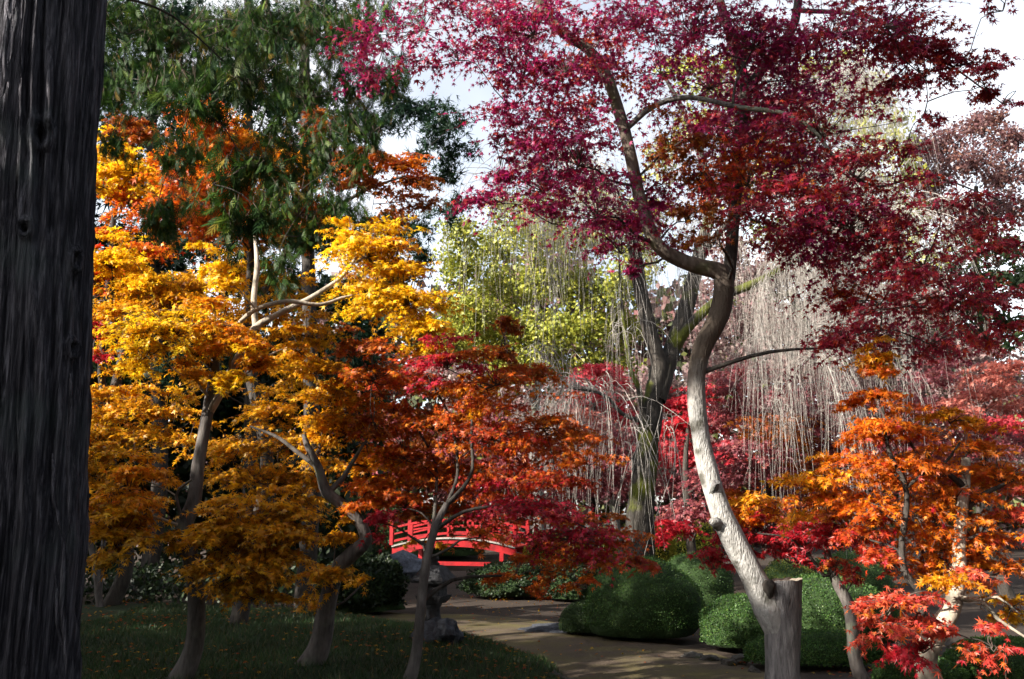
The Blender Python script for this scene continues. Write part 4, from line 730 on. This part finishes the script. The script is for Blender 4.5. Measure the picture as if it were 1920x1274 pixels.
bgtree('maple_tree', 'deep pink maple immediately right of the cherry trunk', 1290, 21, [(1290, 960), (1285, 880), (1290, 800)],
  jit([(1280,750,30,25,'scarlet'),(1320,740,35,20,'pinkred'),(1265,800,35,28,'scarlet'),(1310,790,40,25,'pinkred'),(1350,790,40,22,'mauve'),(1260,850,35,25,'pinkred'),(1320,850,45,25,'pinkred'),(1270,910,45,25,'mauve'),(1340,900,50,25,'mauve'),(1290,960,50,22,'mauve'),(1370,850,40,22,'pinkred'),(1270,990,40,20,'scarlet')], 21, 9), .07, 1.35, 69, M_MAPLE, B_DARK, MG, LITE3, 'maple', .12, 3)
bgtree('maple_tree', 'dull mauve maple with wide low crown beyond the pale trunk', 1450, 19, [(1452, 980), (1445, 900), (1455, 800)],
  jit([(1400,700,50,25,'mauve',.7),(1460,740,60,25,'mauve',.8),(1390,770,50,25,'mauve',.9),(1440,800,60,25,'brownor',.9),(1520,780,50,25,'mauve',.9),(1400,840,55,25,'mauve'),(1480,840,60,25,'brownor'),(1550,830,50,25,'mauve'),(1420,890,60,25,'mauve'),(1500,890,55,25,'rust'),(1570,870,45,25,'mauve'),(1390,940,50,25,'rust'),(1470,930,55,22,'mauve'),(1360,720,35,22,'mauve'),(1560,730,50,25,'mauve',.7)], 19, 10), .066, 1.35, 70, M_MAPLE, B_DARK, MG, LITE3, 'maple', .13, 3)
bgtree('maple_tree', 'pale salmon maple behind the orange one at right', 1850, 19, [(1850, 980), (1845, 880), (1850, 800)],
  jit([(1870,700,50,22,'salmonpale'),(1840,740,50,22,'salmonpale'),(1900,750,40,25,'salmonpale'),(1800,770,50,22,'salmonpale'),(1870,790,50,22,'pinkred'),(1760,700,50,28,'mauve',.8),(1740,770,50,25,'mauve'),(1820,830,60,25,'mauve'),(1900,830,40,25,'mauve'),(1760,850,55,25,'mauve'),(1700,750,45,25,'mauve',.8),(1850,890,60,25,'rust'),(1780,920,60,25,'mauve'),(1690,830,45,25,'mauve'),(1680,900,50,25,'rust'),(1900,900,40,25,'mauve')], 19, 11), .066, 1.35, 71, M_MAPLE, B_DARK, MG, LITE3, 'maple', .13, 3)
bgtree('maple_tree', 'brown pink maple low behind the red bridge', 760, 35, [(760, 930), (765, 860), (760, 800)],
  jit([(740,800,50,30,'mauve'),(800,820,50,30,'brownor'),(860,850,50,30,'mauve'),(700,850,50,30,'rust'),(760,880,60,30,'mauve'),(830,900,60,30,'brownor'),(900,910,60,30,'mauve'),(690,920,50,30,'rust'),(960,880,60,30,'mauve'),(1010,850,60,30,'mauve'),(750,940,40,20,'scarlet'),(980,940,60,25,'brownor'),(900,800,50,30,'mauve'),(560,750,60,40,'mauve'),(600,700,60,40,'mauve'),(640,830,50,40,'mauve')], 35, 12), .14, 1.2, 72, M_MAPLE, B_DARK, MG, LITE3, 'maple', .2, 3)

TG = 'pale leafless thicket trees behind the weeping cherry'
bgtree('zelkova_tree', 'grey pink thinning tree directly behind the right boughs of the weeping cherry', 1480, 25, [(1480, 950), (1485, 800), (1480, 650), (1490, 540)],
  jit([(1400,520,60,45),(1480,500,60,45),(1560,540,60,45),(1420,610,60,45),(1500,600,60,45),(1580,630,55,45),(1400,690,60,40),(1490,690,60,40),(1570,710,60,40),(1340,640,50,45),(1430,770,60,40),(1530,790,60,40),(1340,560,40,40),(1360,470,40,40),(1540,460,50,40)], 25, 13, 'thicket'), .12, 1.8, 73, M_MAPLE, B_GREY, TG)
bgtree('zelkova_tree', 'grey pink thinning tree behind the right side of the crimson crown', 1700, 27, [(1700, 950), (1700, 800), (1695, 680), (1700, 580)],
  jit([(1640,560,60,45),(1720,580,60,45),(1650,640,60,45),(1740,660,60,45),(1680,720,60,40),(1770,720,60,40),(1630,790,60,40),(1720,800,60,40),(1800,660,50,40),(1820,780,60,40),(1890,700,50,45),(1660,870,60,40),(1760,870,60,40),(1860,860,60,45)], 27, 14, 'thicket'), .13, 1.8, 74, M_MAPLE, B_GREY, TG)
bgtree('zelkova_tree', 'dull pinkish tree low behind the sunlit broadleaf tree', 1150, 38, [(1150, 930), (1150, 850), (1150, 760)],
  jit([(1080,740,70,45),(1170,730,70,45),(1250,740,60,45),(1040,810,70,45),(1130,820,70,45),(1220,820,70,45),(1080,890,70,40),(1180,890,70,40),(1280,880,60,40),(860,720,60,45),(920,760,60,45),(980,800,60,45)], 38, 15, 'thicket'), .19, 1.7, 75, M_MAPLE, B_GREY, TG)

# far woods closing the view
def mass(name, label, x0, x1, d, h, n, size, pal, seed, dd=5):
    r = np.random.default_rng(seed); x = r.uniform(x0, x1, n); y = d + r.uniform(-dd, dd, n)
    top = h * (.75 + .3 * fbm(np.stack([x * .15, y * 0, y * 0], -1), seed, 3)); z = top * r.random(n) ** .6
    y = y + (.25 * dd) * fbm(np.stack([x * .5, z * .5, y * 0], -1), seed + 3, 2) * 2
    pos = np.c_[x, y, z]; V, F, _ = place(QUADLEAF, pos, nrm(r.normal(size=(n, 3))), nrm(r.normal(size=(n, 3)) + np.array([0, -.3, .4])), size * r.uniform(.6, 1.3, n))
    c = palcol(pal, n, r) * (1 + .35 * fbm(pos * .6, seed + 9, 2))[:, None]
    mb = MB(); mb.add(V, F, np.repeat(np.clip(c, 0, 1), 4, 0)); o = mb.build(name, M_GREEN, None, False, origin=((x0 + x1) / 2, d, 0)); return tag(o, label, 'wood', kind='stuff')
mass('distant_wood', 'dim distant wood closing the view behind the garden', -34, 42, 47, 19.0, 46000, .6, 'woodmix', 5, 3.5)
mass('far_shrubs', 'band of dim shrubs at the foot of the distant wood', -30, 40, 42, 6.5, 20000, .52, 'woodmix', 15, 1.5)
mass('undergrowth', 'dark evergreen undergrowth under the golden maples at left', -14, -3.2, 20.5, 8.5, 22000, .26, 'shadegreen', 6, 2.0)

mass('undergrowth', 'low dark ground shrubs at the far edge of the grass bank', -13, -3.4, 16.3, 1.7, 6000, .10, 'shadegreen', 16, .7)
mass('light_blocking_wood', 'unseen wood added behind the viewer to block fill light', -7, 20, -8, 14, 12000, .7, 'darkgreen', 7, 2.0)  # unseen, added to cut the fill light from behind
mass('light_blocking_wood', 'unseen wood added on the right hand side to block fill light', 13.5, 20, 5, 12, 10000, .7, 'darkgreen', 8, 9)  # unseen, added to cut the fill light from the right

# dark slender trunks under the golden maples
SG = 'slender shaded stems behind the golden maple'
for k, (pts, d, rad, lb) in enumerate((([(188, 1140), (178, 1060), (160, 980), (150, 900)], 13.0, .05, 'slender dark stem leaning left beside the cypress trunk'), ([(186, 1135), (190, 1070), (200, 960), (215, 850)], 13.4, .04, 'thin upright stem between the leaning stem and a thicker trunk'))):
    b = P(pts[0][0], pts[0][1], d); b[2] = Z0(b[0], d) - .05
    t = Tree('sapling', lb, 'tree', b, SG)
    t.limb('trunk', [b] + [P(x, y, d) for x, y in pts[1:]], list(lin(rad, rad * .6, len(pts))), B_GREY, 9, .08, .12, 80 + k)
    t.pads([(pts[-1][0] + q, pts[-1][1] - 40 + 15 * q / 30, 35, 25, d, 'gold', .8) for q in (-20, 20)], LITE5, .055, 1.2, 'maple', seed=90 + k); t.finish(LITE5, M_MAPLE, B_DARK)

# ------------------------------------------------------------------ clipped bushes
def bush(name, label, px, d, wpx, hpx, pal, seed, n=9000, size=.020, lump=.055, ztop_px=None, cat='bush', flat=1., zb=0.):
    m = d / FPX; c = np.array([(px - 960) * m * 1.01, d, zb]); rx = wpx * m; H = hpx * m; ry = rx * .85 * flat
    t = thing(name, label, cat, c, None); r = np.random.default_rng(seed); n = int(n * .85)
    a = r.random(n) * 2 * math.pi; u = r.random(n) * 1.25 - .25; ph = np.sqrt(np.clip(1 - np.clip(u, -.9, 1) ** 2, 0, 1))
    dv = np.c_[ph * np.cos(a), ph * np.sin(a), u]
    def surf(v, s): return (1 + lump * fbm(v * 2.6 + seed, seed, 3) + .035 * fbm(v * 9 + seed, seed + 4, 2))[:, None] * s
    q = np.sign(dv) * np.abs(dv) ** np.array([.97, .97, .95])
    zc = H * .34
    pos = c + np.array([0, 0, zc]) + q * np.array([rx, ry, H - zc]) * surf(dv, 1.) * (1 - .05 * r.random((n, 1)))
    pos[:, 2] = np.maximum(pos[:, 2], zb + .06)
    nv = nrm(dv / np.array([rx, ry, H])); fw = nrm(nv * .8 + r.normal(0, .65, (n, 3)) + np.array([0, 0, .3])); no = nrm(nv + r.normal(0, .7, (n, 3)))
    V, F, _ = place(QUADLEAF, pos, fw, no, size * r.uniform(.6, 1.4, n))
    cl = palcol(pal, n, r) * np.clip(1 + .3 * fbm(pos * 4, seed + 2, 2), .5, 1.6)[:, None]
    mb = MB(); mb.add(V, F, np.repeat(cl, 4, 0)); mb.build('leaves', M_GREEN, t, False, kind='stuff')
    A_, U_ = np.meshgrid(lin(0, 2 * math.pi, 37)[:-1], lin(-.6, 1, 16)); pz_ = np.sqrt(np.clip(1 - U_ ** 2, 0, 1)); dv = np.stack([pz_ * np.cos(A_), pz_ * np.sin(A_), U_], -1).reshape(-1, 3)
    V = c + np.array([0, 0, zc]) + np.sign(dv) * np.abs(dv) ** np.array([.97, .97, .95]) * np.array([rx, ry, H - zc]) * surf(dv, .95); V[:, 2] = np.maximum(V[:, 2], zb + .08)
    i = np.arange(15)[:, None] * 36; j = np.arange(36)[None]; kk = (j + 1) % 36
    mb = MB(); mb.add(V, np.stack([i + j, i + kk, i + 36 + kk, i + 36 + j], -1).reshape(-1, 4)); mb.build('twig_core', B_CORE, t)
    mb = MB(); k = 10; aa = r.random(k) * 6.28; s0 = c + np.c_[np.cos(aa) * rx * .3, np.sin(aa) * ry * .3, np.full(k, -.05)]; s3 = c + np.c_[np.cos(aa) * rx * .75, np.sin(aa) * ry * .75, np.full(k, H * .45)]
    mb.add(*strands(s0, s0 + (s3 - s0) * .3 + r.normal(0, .03, (k, 3)), s0 + (s3 - s0) * .6, s3, np.full(k, .018), np.full(k, .008), 5, 5)); mb.build('stems', B_DARK, t)
    return t
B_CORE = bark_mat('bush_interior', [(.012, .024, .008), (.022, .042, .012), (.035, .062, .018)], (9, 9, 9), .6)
bush('clipped_bush', 'big round clipped bush in shade on the left side of the path', 1195, 12.6, 106, 146, 'box', 101, 20000)
bush('clipped_bush', 'wide domed clipped bush directly behind the sawn stump', 1515, 12.2, 132, 118, 'box', 102, 22000)
bush('clipped_bush', 'low domed bush left of the pale trunk, joined to the wide dome', 1372, 11.6, 78, 98, 'box', 103, 16000)
bush('clipped_hedge', 'low flat clipped hedge running behind the sawn stump', 1495, 10.4, 125, 62, 'box', 104, 16000, flat=.55, cat='hedge')
bush('clipped_bush', 'small dark bush tucked beside the big round one', 1092, 12.9, 48, 62, 'darkgreen', 105, 7000)
bush('clipped_bush', 'yellow green rounded bush top behind the wide dome', 1455, 14.0, 62, 116, 'boxyel', 106, 8000)
bush('clipped_bush', 'dark rounded bush behind and right of the big round bush', 1290, 16.0, 68, 104, 'box', 107, 8000)
bush('clipped_bush', 'rounded bush farther back between stump and thin stem', 1560, 16.5, 85, 100, 'box', 108, 8000)
bush('clipped_bush', 'clipped bush at the bottom right corner', 1850, 9.4, 120, 80, 'box', 109, 16000)
bush('clipped_bush', 'low bush at the foot of the crooked right maple', 1680, 9.2, 80, 55, 'box', 110, 9000)
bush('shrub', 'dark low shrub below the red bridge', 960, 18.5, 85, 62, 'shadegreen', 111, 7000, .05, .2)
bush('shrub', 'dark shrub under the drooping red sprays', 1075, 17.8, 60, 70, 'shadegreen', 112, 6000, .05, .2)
bush('shrub', 'dark shrub left of the stone lantern', 690, 15.6, 80, 100, 'shadegreen', 113, 8000, .06, .22)
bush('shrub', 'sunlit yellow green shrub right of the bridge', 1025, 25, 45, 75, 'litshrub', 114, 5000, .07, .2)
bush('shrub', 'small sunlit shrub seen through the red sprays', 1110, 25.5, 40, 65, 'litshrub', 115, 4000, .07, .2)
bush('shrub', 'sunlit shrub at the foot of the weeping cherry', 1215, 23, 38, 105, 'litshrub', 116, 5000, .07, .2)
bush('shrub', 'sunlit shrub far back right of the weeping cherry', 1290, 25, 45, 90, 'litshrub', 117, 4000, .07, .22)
bush('shrub', 'dark shrub at the left foot of the bridge', 640, 24, 80, 110, 'darkgreen', 118, 7000, .08, .22)

bush('shrub', 'broad dark shrub behind the left end of the bridge', 700, 33, 95, 120, 'darkgreen', 120, 9000, .09, .22)
bush('shrub', 'dark shrub behind the middle of the bridge', 830, 35, 90, 90, 'darkgreen', 121, 8000, .09, .22)
# ------------------------------------------------------------------ red arched bridge
def paint_mat(name, c, rough=.35, var=.25):
    m, N, L = newmat(name); tc = N.new('ShaderNodeTexCoord'); n = N.new('ShaderNodeTexNoise'); n.inputs['Scale'].default_value = 5; n.inputs['Detail'].default_value = 6
    L.new(tc.outputs['Object'], n.inputs[0]); cr = N.new('ShaderNodeValToRGB'); e = cr.color_ramp.elements
    e[0].position = .3; e[0].color = (*[q * (1 - var) for q in c], 1); e[1].position = .65; e[1].color = (*c, 1); L.new(n.outputs[0], cr.inputs[0])
    b = N.new('ShaderNodeBsdfPrincipled'); b.inputs['Roughness'].default_value = rough; b.inputs['Specular IOR Level'].default_value = .2; L.new(cr.outputs[0], b.inputs['Base Color'])
    o = N.new('ShaderNodeOutputMaterial'); L.new(b.outputs[0], o.inputs[0]); return m
M_RED = paint_mat('red_lacquer', (.27, .003, .006), .5, .6); M_WHT = paint_mat('white_edge_paint', (.26, .24, .215), .7, .5); M_PLANK = paint_mat('worn_deck_plank', (.36, .03, .02), .7, .5)
def bridge():
    d = 28.5; c = P(848, 1009, d)                           # crest of the deck edge
    t = thing('arched_bridge', 'red lacquered arched footbridge half hidden behind the rust red sprays', 'bridge', (c[0], d, -.4))
    a = RAD(-16); ux = np.array([math.cos(a), math.sin(a), 0]); uy = np.array([-math.sin(a), math.cos(a), 0]); Lh, Wd = 2.05, 1.5
    R = np.stack([ux, uy, [0, 0, 1]], 1)
    def h(s): return c[2] - .065 * s * s
    def pt(s, w_, z): return np.array([c[0], d, 0]) + ux * s + uy * w_ + np.array([0, 0, h(s) + z])
    def beam(name, w_, z, sx, sz, mat, s0=-Lh, s1=Lh, n=24, par=t):
        ss = lin(s0, s1, n); V = []
        for s in ss: V += [pt(s, w_ - sx / 2, z - sz / 2), pt(s, w_ + sx / 2, z - sz / 2), pt(s, w_ + sx / 2, z + sz / 2), pt(s, w_ - sx / 2, z + sz / 2)]
        i = np.arange(n - 1)[:, None] * 4; j = np.arange(4)[None]; k = (j + 1) % 4
        mb = MB(); mb.add(np.array(V), np.stack([i + j, i + k, i + 4 + k, i + 4 + j], -1).reshape(-1, 4)); m = 4 * (n - 1); mb.add(np.array(V)[[0, 1, 2, 3, m, m + 1, m + 2, m + 3]], np.array([[3, 2, 1, 0], [4, 5, 6, 7]])); return mb.build(name, mat, par, False)
    for k in range(26):
        s = -Lh + (k + .5) * 2 * Lh / 26; sl = math.atan(-.13 * s); Rp = R @ np.array(Matrix.Rotation(-sl, 3, 'Y')); mb = MB(); mb.add(*box_vf(pt(s, Wd / 2, .0), (2 * Lh / 26 - .012, Wd - .06, .045), Rp)); mb.build('plank', M_PLANK, t, False)
    for w_ in (0, Wd):
        beam('deck_edge', w_, -.005, .07, .05, M_WHT); beam('girder', w_ + (.10 if w_ == 0 else -.10), -.17, .12, .20, M_RED)
        beam('top_rail', w_, .56, .085, .065, M_RED); beam('middle_rail', w_, .36, .05, .05, M_RED); beam('lower_rail', w_, .14, .05, .07, M_RED)
        for s in lin(-Lh, Lh, 7):
            e = abs(abs(s) - Lh) < .01; hh = .80 if e else .54; mb = MB(); mb.add(*box_vf(pt(s, w_, hh / 2 + .035), (.115 if e else .075, .115 if e else .075, hh), R)); po = mb.build('newel_post' if e else 'post', M_RED, t, False)
            if e: mb = MB(); mb.add(*lathe([(.001, .16), (.03, .12), (.062, .07), (.05, .03), (.035, .02), (.066, .0), (.066, -.02)], 12, pt(s, w_, hh + .055))); mb.build('finial', B_DARK, po)
    for s in (-1.6, 1.6):
        for w_ in (.1, Wd - .1):
            z1 = h(s) - .27; q = pt(s, w_, 0); mb = MB(); mb.add(*box_vf((q[0], q[1], (z1 - .95) / 2), (.13, .13, z1 + .95), R)); mb.build('pier', M_RED, t, False)
        q = pt(s, Wd / 2, 0)
        for zz in (h(s) - .62, h(s) - .95): mb = MB(); mb.add(*box_vf((q[0], q[1], zz), (.09, Wd + .3, .13), R)); mb.build('cross_beam', M_RED, t, False)
    mb = MB(); mb.add(*box_vf((pt(0, .1, 0)[0], pt(0, .1, 0)[1], h(1.6) - .62), (3.3, .07, .12), R)); mb.build('tie_beam', M_RED, t, False)
    mb = MB(); mb.add(*box_vf((pt(0, .1, 0)[0], pt(0, .1, 0)[1], h(1.6) - .95), (3.3, .07, .12), R)); mb.build('tie_beam', M_RED, t, False)
bridge()
def water():
    m, N, L = newmat('pond_water'); b = N.new('ShaderNodeBsdfPrincipled'); b.inputs['Base Color'].default_value = (.02, .028, .02, 1); b.inputs['Roughness'].default_value = .08
    n = N.new('ShaderNodeTexNoise'); n.inputs['Scale'].default_value = 3; bp = N.new('ShaderNodeBump'); bp.inputs['Strength'].default_value = .08; L.new(n.outputs[0], bp.inputs['Height']); L.new(bp.outputs[0], b.inputs['Normal'])
    o = N.new('ShaderNodeOutputMaterial'); L.new(b.outputs[0], o.inputs[0])
    mb = MB(); mb.add([(-26, 25, -.42), (6, 27, -.42), (6, 36, -.42), (-26, 34, -.42)], [[0, 1, 2, 3]]); struct(mb.build('stream', m))
water()

# ------------------------------------------------------------------ stones, lantern, post
def stone_mat(name, c, mossc=None):
    return bark_mat(name, [tuple(q * .45 for q in c), c, tuple(min(1, q * 1.7) for q in c)], (4, 4, 4), .7, .9, mossc, 3, .56, .68, 8)
M_STONE = stone_mat('lantern_granite', (.045, .046, .05), (.025, .03, .016)); M_ROCK = stone_mat('boulder_stone', (.04, .043, .052), None); M_ROCK2 = stone_mat('edging_stone', (.06, .055, .048), (.04, .045, .018))
def rock(name, label, c, s, seed, mat=M_ROCK, cat='rock', group=None, lump=.35):
    A_, U_ = np.meshgrid(lin(0, 2 * math.pi, 33)[:-1], lin(-1, 1, 18)); p = np.sqrt(np.clip(1 - U_ ** 2, 0, 1)); dv = np.stack([p * np.cos(A_), p * np.sin(A_), U_], -1).reshape(-1, 3)
    q = 1 + lump * fbm(dv * 1.5 + seed * 3.1, seed, 2) + .12 * np.abs(fbm(dv * 3.3 + seed, seed + 1, 3))
    V = np.round(dv * 2.6) / 2.6 * .35 + dv * .65; V = V * q[:, None] * np.asarray(s)
    i = np.arange(17)[:, None] * 32; j = np.arange(32)[None]; k = (j + 1) % 32
    mb = MB(); mb.add(V + np.asarray(c), np.stack([i + j, i + k, i + 32 + k, i + 32 + j], -1).reshape(-1, 4)); o = mb.build(name, mat, None, True, origin=tuple(float(x) for x in c)); return tag(o, label, cat, group)
def lantern():
    d = 9.8; k = d / FPX; b = P(812, 1166, d)
    t = thing('stone_lantern', 'dark weathered stone lantern standing on a boulder behind the slim trunk', 'lantern', b)
    def z(py): return P(812, py, d)[2] - b[2]
    def sq(prof, name, jitter=.003, n=4, rot=45): 
        V, F = lathe([(r * k * 1.2, z(py)) for r, py in prof], n * 4, (0, 0, 0), 0); a = np.arctan2(V[:, 1], V[:, 0]); rr = np.hypot(V[:, 0], V[:, 1]); f = 1 / np.maximum(np.abs(np.cos(a)), np.abs(np.sin(a))) ** .85
        V[:, 0] = rr * np.cos(a) * f * .85; V[:, 1] = rr * np.sin(a) * f * .85; V += jitter * np.stack([fbm(V * 14 + q * 9, 3 + q, 2) for q in range(3)], -1)
        cR, sR = math.cos(.35), math.sin(.35); V[:, :2] = V[:, :2] @ np.array([[cR, -sR], [sR, cR]]); mb = MB(); mb.add(V + b, F); return mb.build(name, M_STONE, t, False)
    mb = MB(); mb.add(*lathe([(.001, z(1170)), (15 * k, z(1170)), (14 * k, z(1158)), (12 * k, z(1150)), (12 * k, z(1140)), (16 * k, z(1134)), (16 * k, z(1130)), (.001, z(1130))], 20, b, .006, 4)); mb.build('shaft', M_STONE, t)
    sq([(.1, 1131), (18, 1131), (24, 1122), (26, 1116), (.1, 1115)], 'platform'); fb = sq([(.1, 1116), (19, 1116), (19, 1087), (.1, 1086)], 'light_box')
    for sx in (-1, 1):
        V, F = box_vf((0, 0, 0), (13 * k, .02, 17 * k)); mb = MB(); mb.add(V + b + np.array([sx * 0 + (0 if sx < 0 else 19 * k), -21 * k if sx < 0 else 0, z(1101)]), F); mb.build('opening', B_DARK, fb, False)
    sq([(.1, 1090), (31, 1092), (33, 1087), (27, 1078), (19, 1066), (12, 1060), (.1, 1060)], 'roof')
    mb = MB(); mb.add(*lathe([(10 * k, z(1061)), (11 * k, z(1057)), (7 * k, z(1054)), (10 * k, z(1049)), (8 * k, z(1043)), (.001, z(1039))], 14, b, .004, 5)); mb.build('jewel', M_STONE, t)
lantern()
rock('boulder', 'rounded dark blue grey boulder carrying the stone lantern', P(818, 1192, 9.75), (.20, .22, .17), 2)
rock('boulder', 'pale faced boulder beside the lantern stone on the grass edge', P(838, 1190, 9.6), (.12, .16, .15), 5)
rk = [(1040,1243,9.3,.10,.07),(1062,1260,9.0,.09,.07),(1020,1232,9.6,.08,.06),(1072,1275,8.8,.10,.08)]
for i, (x, y, d, s, hh) in enumerate(rk):
    c = P(x, y, d); c[2] = .06; rock('edging_stone', ['grey edging stone at the tip of the grass bank', 'edging stone lower on the grass tip by the path', 'small edging stone set back along the grass bank', 'edging stone at the very bottom of the grass tip'][i], c, (s, s * .9, hh), 20 + i, M_ROCK2, 'stone', 'stones edging the grass bank')
rk2 = [(1300,1215,10.9,.12,.05),(1330,1228,10.7,.10,.05),(1366,1236,10.4,.08,.06),(1385,1228,10.6,.10,.07),(1412,1250,9.9,.06,.05)]
for i, (x, y, d, s, hh) in enumerate(rk2):
    c = P(x, y, d); c[2] = .03; rock('edging_stone', '%s low stone along the far path edge before the bushes' % ('leftmost', 'second from left', 'third from left', 'fourth from left', 'rightmost')[i], c, (s, s * .8, hh), 40 + i, M_ROCK2, 'stone', 'stones along the far path edge')
c = P(1050, 1150, 13.2); c[2] = .04; rock('flat_stone', 'long low flat stone lying on the dark path by the small bush', c, (.5, .25, .09), 60, M_ROCK, 'stone')
c = P(755, 1040, 24.5); c[2] = .15; rock('bank_rock', 'large bluish rock at the near foot of the bridge', c, (.85, .5, .42), 61, stone_mat('bank_stone', (.10, .11, .135)), 'rock')
mb = MB(); p0 = P(1117, 1000, 22); mb.add(*box_vf((p0[0], 22, .85), (.07, .07, 1.7))); mb.add(*lathe([(.05, 0), (.001, .05)], 4, (p0[0], 22, 1.7))); tag(mb.build('marker_post', M_WHT, None, False, origin=(float(p0[0]), 22.0, 0.0)), 'slim white post standing between the cherry and the bridge', 'post')
# pale paved edge at the bottom between the trunks
q = [P(1510, 1275, 8.9), P(1560, 1262, 9.1), P(1600, 1258, 9.1), P(1590, 1290, 8.6)]
V = np.array([[a[0], a[1], zz] for zz in (.02, .10) for a in q]); mb = MB(); mb.add(V, np.array([[3, 2, 1, 0], [4, 5, 6, 7], [0, 1, 5, 4], [1, 2, 6, 5], [2, 3, 7, 6], [3, 0, 4, 7]])); tag(mb.build('paving_slab', stone_mat('pale_paving', (.36, .37, .39)), None, False, origin=(float(V[0, 0]), float(V[0, 1]), 0.)), 'pale paving slab at the bottom edge between stump and thin stem', 'slab')

# ------------------------------------------------------------------ grass and fallen leaves
def grass():
    r = np.random.default_rng(31); n = 90000; x = r.uniform(-5.2, .75, n); y = 6.3 + 8.2 * r.random(n) ** .9
    ok = (x > -.62 * y) & (poly_sd(x, y, MPOLY) > .0); x, y = x[ok], y[ok]; z = mz(x, y); n = len(x)
    pos = np.c_[x, y, z - .005]; fw = nrm(np.c_[r.normal(0, .45, n), r.normal(0, .45, n), np.ones(n)]); no = nrm(r.normal(size=(n, 3)) * np.array([1, 1, .2]))
    tpl = (np.array([(-.06, 0, 0), (.06, 0, 0), (0, 1, .1)], float), np.array([(0, 1, 2)]))
    c = np.array([(.024, .052, .014)]) * (1 + .5 * fbm(pos * 1.5, 8, 2))[:, None] * r.uniform(.6, 1.5, (n, 1)); dry = r.random(n) < .12; c[dry] = np.array([.12, .10, .04]) * r.uniform(.6, 1.2, (dry.sum(), 1))
    V, F, _ = place(tpl, pos, fw, no, r.uniform(.03, .085, n)); mb = MB(); mb.add(V, F, np.repeat(np.clip(c, 0, 1), 3, 0)); tag(mb.build('grass', M_GRASS, None, False), 'short dark green grass covering the bank at left', 'grass', kind='stuff')
    n = 9000; x = r.uniform(-6, 6, n); y = 6.3 + 13 * r.random(n); keep = ((poly_sd(x, y, MPOLY) > .05) | (r.random(n) < .35)) & (fbm(np.c_[x * .9, y * .9, 0 * x], 77, 3) + r.normal(0, .25, n) > .05); x, y = x[keep], y[keep]; n = len(x)
    z = np.maximum(mz(x, y) + .03 + .03 * r.random(n), .055); pos = np.c_[x, y, z]
    V, F, _ = place(LITE5, pos, nrm(r.normal(size=(n, 3)) * np.array([1, 1, .2])), nrm(np.array([0, 0, 1.]) + r.normal(0, .3, (n, 3))), r.uniform(.025, .045, n)); pc = np.where(r.random((n, 1)) < .5, palcol('gold', n, r), palcol('rust', n, r)) * .6
    mb = MB(); mb.add(V, F, np.repeat(pc, len(LITE5[0]), 0)); tag(mb.build('fallen_leaves', M_MAPLE, None, False), 'fallen maple leaves scattered over grass and path', 'leaf litter', kind='stuff')
grass()

# ------------------------------------------------------------------ unseen evergreens added left of the camera, placed and sized to shade the foreground
def grove(label, x, y, zlo, zhi, rad, n, size, seed, rt=.25, cone=0.):
    t = Tree('evergreen_tree', label, 'tree', (x, y, 0), 'unseen evergreens added beyond the left edge for shade'); r = np.random.default_rng(seed)
    t.limb('trunk', [(x, y, -.1), (x + .1, y, zlo), (x, y + .1, zhi - .5)], [rt, rt * .8, rt * .2], B_DARK, 12, .1, .4, seed, flare=.3)
    nc = 60; u = r.random(nc); rr = rad * (1 - cone * u) * r.uniform(.3, 1, nc) ** .5; a = r.random(nc) * 6.28; c = np.c_[x + rr * np.cos(a), y + rr * np.sin(a), zlo + (zhi - zlo) * u]
    for k in range(0, nc, 3): t.grow(c[k], .07, seed=seed + k)
    pos = c[r.integers(0, nc, n)] + r.normal(0, .42, (n, 3)) * np.array([1, 1, .6]); col = palcol('darkgreen', n, r)
    t.lv.append([pos, nrm(r.normal(size=(n, 3))), nrm(r.normal(size=(n, 3)) + np.array([0, 0, .4])), size * r.uniform(.6, 1.4, n), col]); t.finish(QUADLEAF, M_GREEN, B_DARK)
SHADE = [('broad low unseen evergreen added for shade nearest the golden maples', -11.5, 3.4, .6, 6.5, 2.0, 9000, .26, .15, .2), ('narrow pointed unseen evergreen added to shade the bushes', -11.5, 5.0, .6, 10.4, 1.2, 6000, .24, .15, .3), ('broad low unseen evergreen added for shade farther back', -12.5, 8.0, .6, 6.2, 2.2, 8000, .26, .15, .2),
 ('dense unseen evergreen added for shade level with the camera', -11.5, -.2, .6, 8.4, 2.0, 9000, .26, .2, .2), ('dense unseen evergreen added for shade behind the camera', -11.5, -4.2, .6, 8.2, 2.4, 9000, .26, .2, .2),
 ('tall high crowned unseen evergreen added for shade behind the camera', -12, -3.6, 11.6, 18, 3.0, 4500, .30, .3, .2), ('small unseen evergreen added to shade the foreground cypress', -5.2, 2.9, 1.2, 4.6, .9, 4500, .16, .12, .3),
 ('tall dark unseen evergreen added for shade at the far end', -14.5, 12.5, .8, 11, 2.2, 8000, .3, .25, .3), ('tallest dark unseen evergreen added for shade at the far end', -15, 16.5, .8, 13, 2.4, 8000, .3, .25, .3)]
for i, (lb, x, y, a, b, rd, n, sz, rt, cn) in enumerate(SHADE): grove(lb, x, y, a, b, rd, n, sz, 200 + i, rt, cn)
for o in ROOTS:
    if '_o' in o: del o['_o']
print('script', round(time.time() - T0, 1), 's')
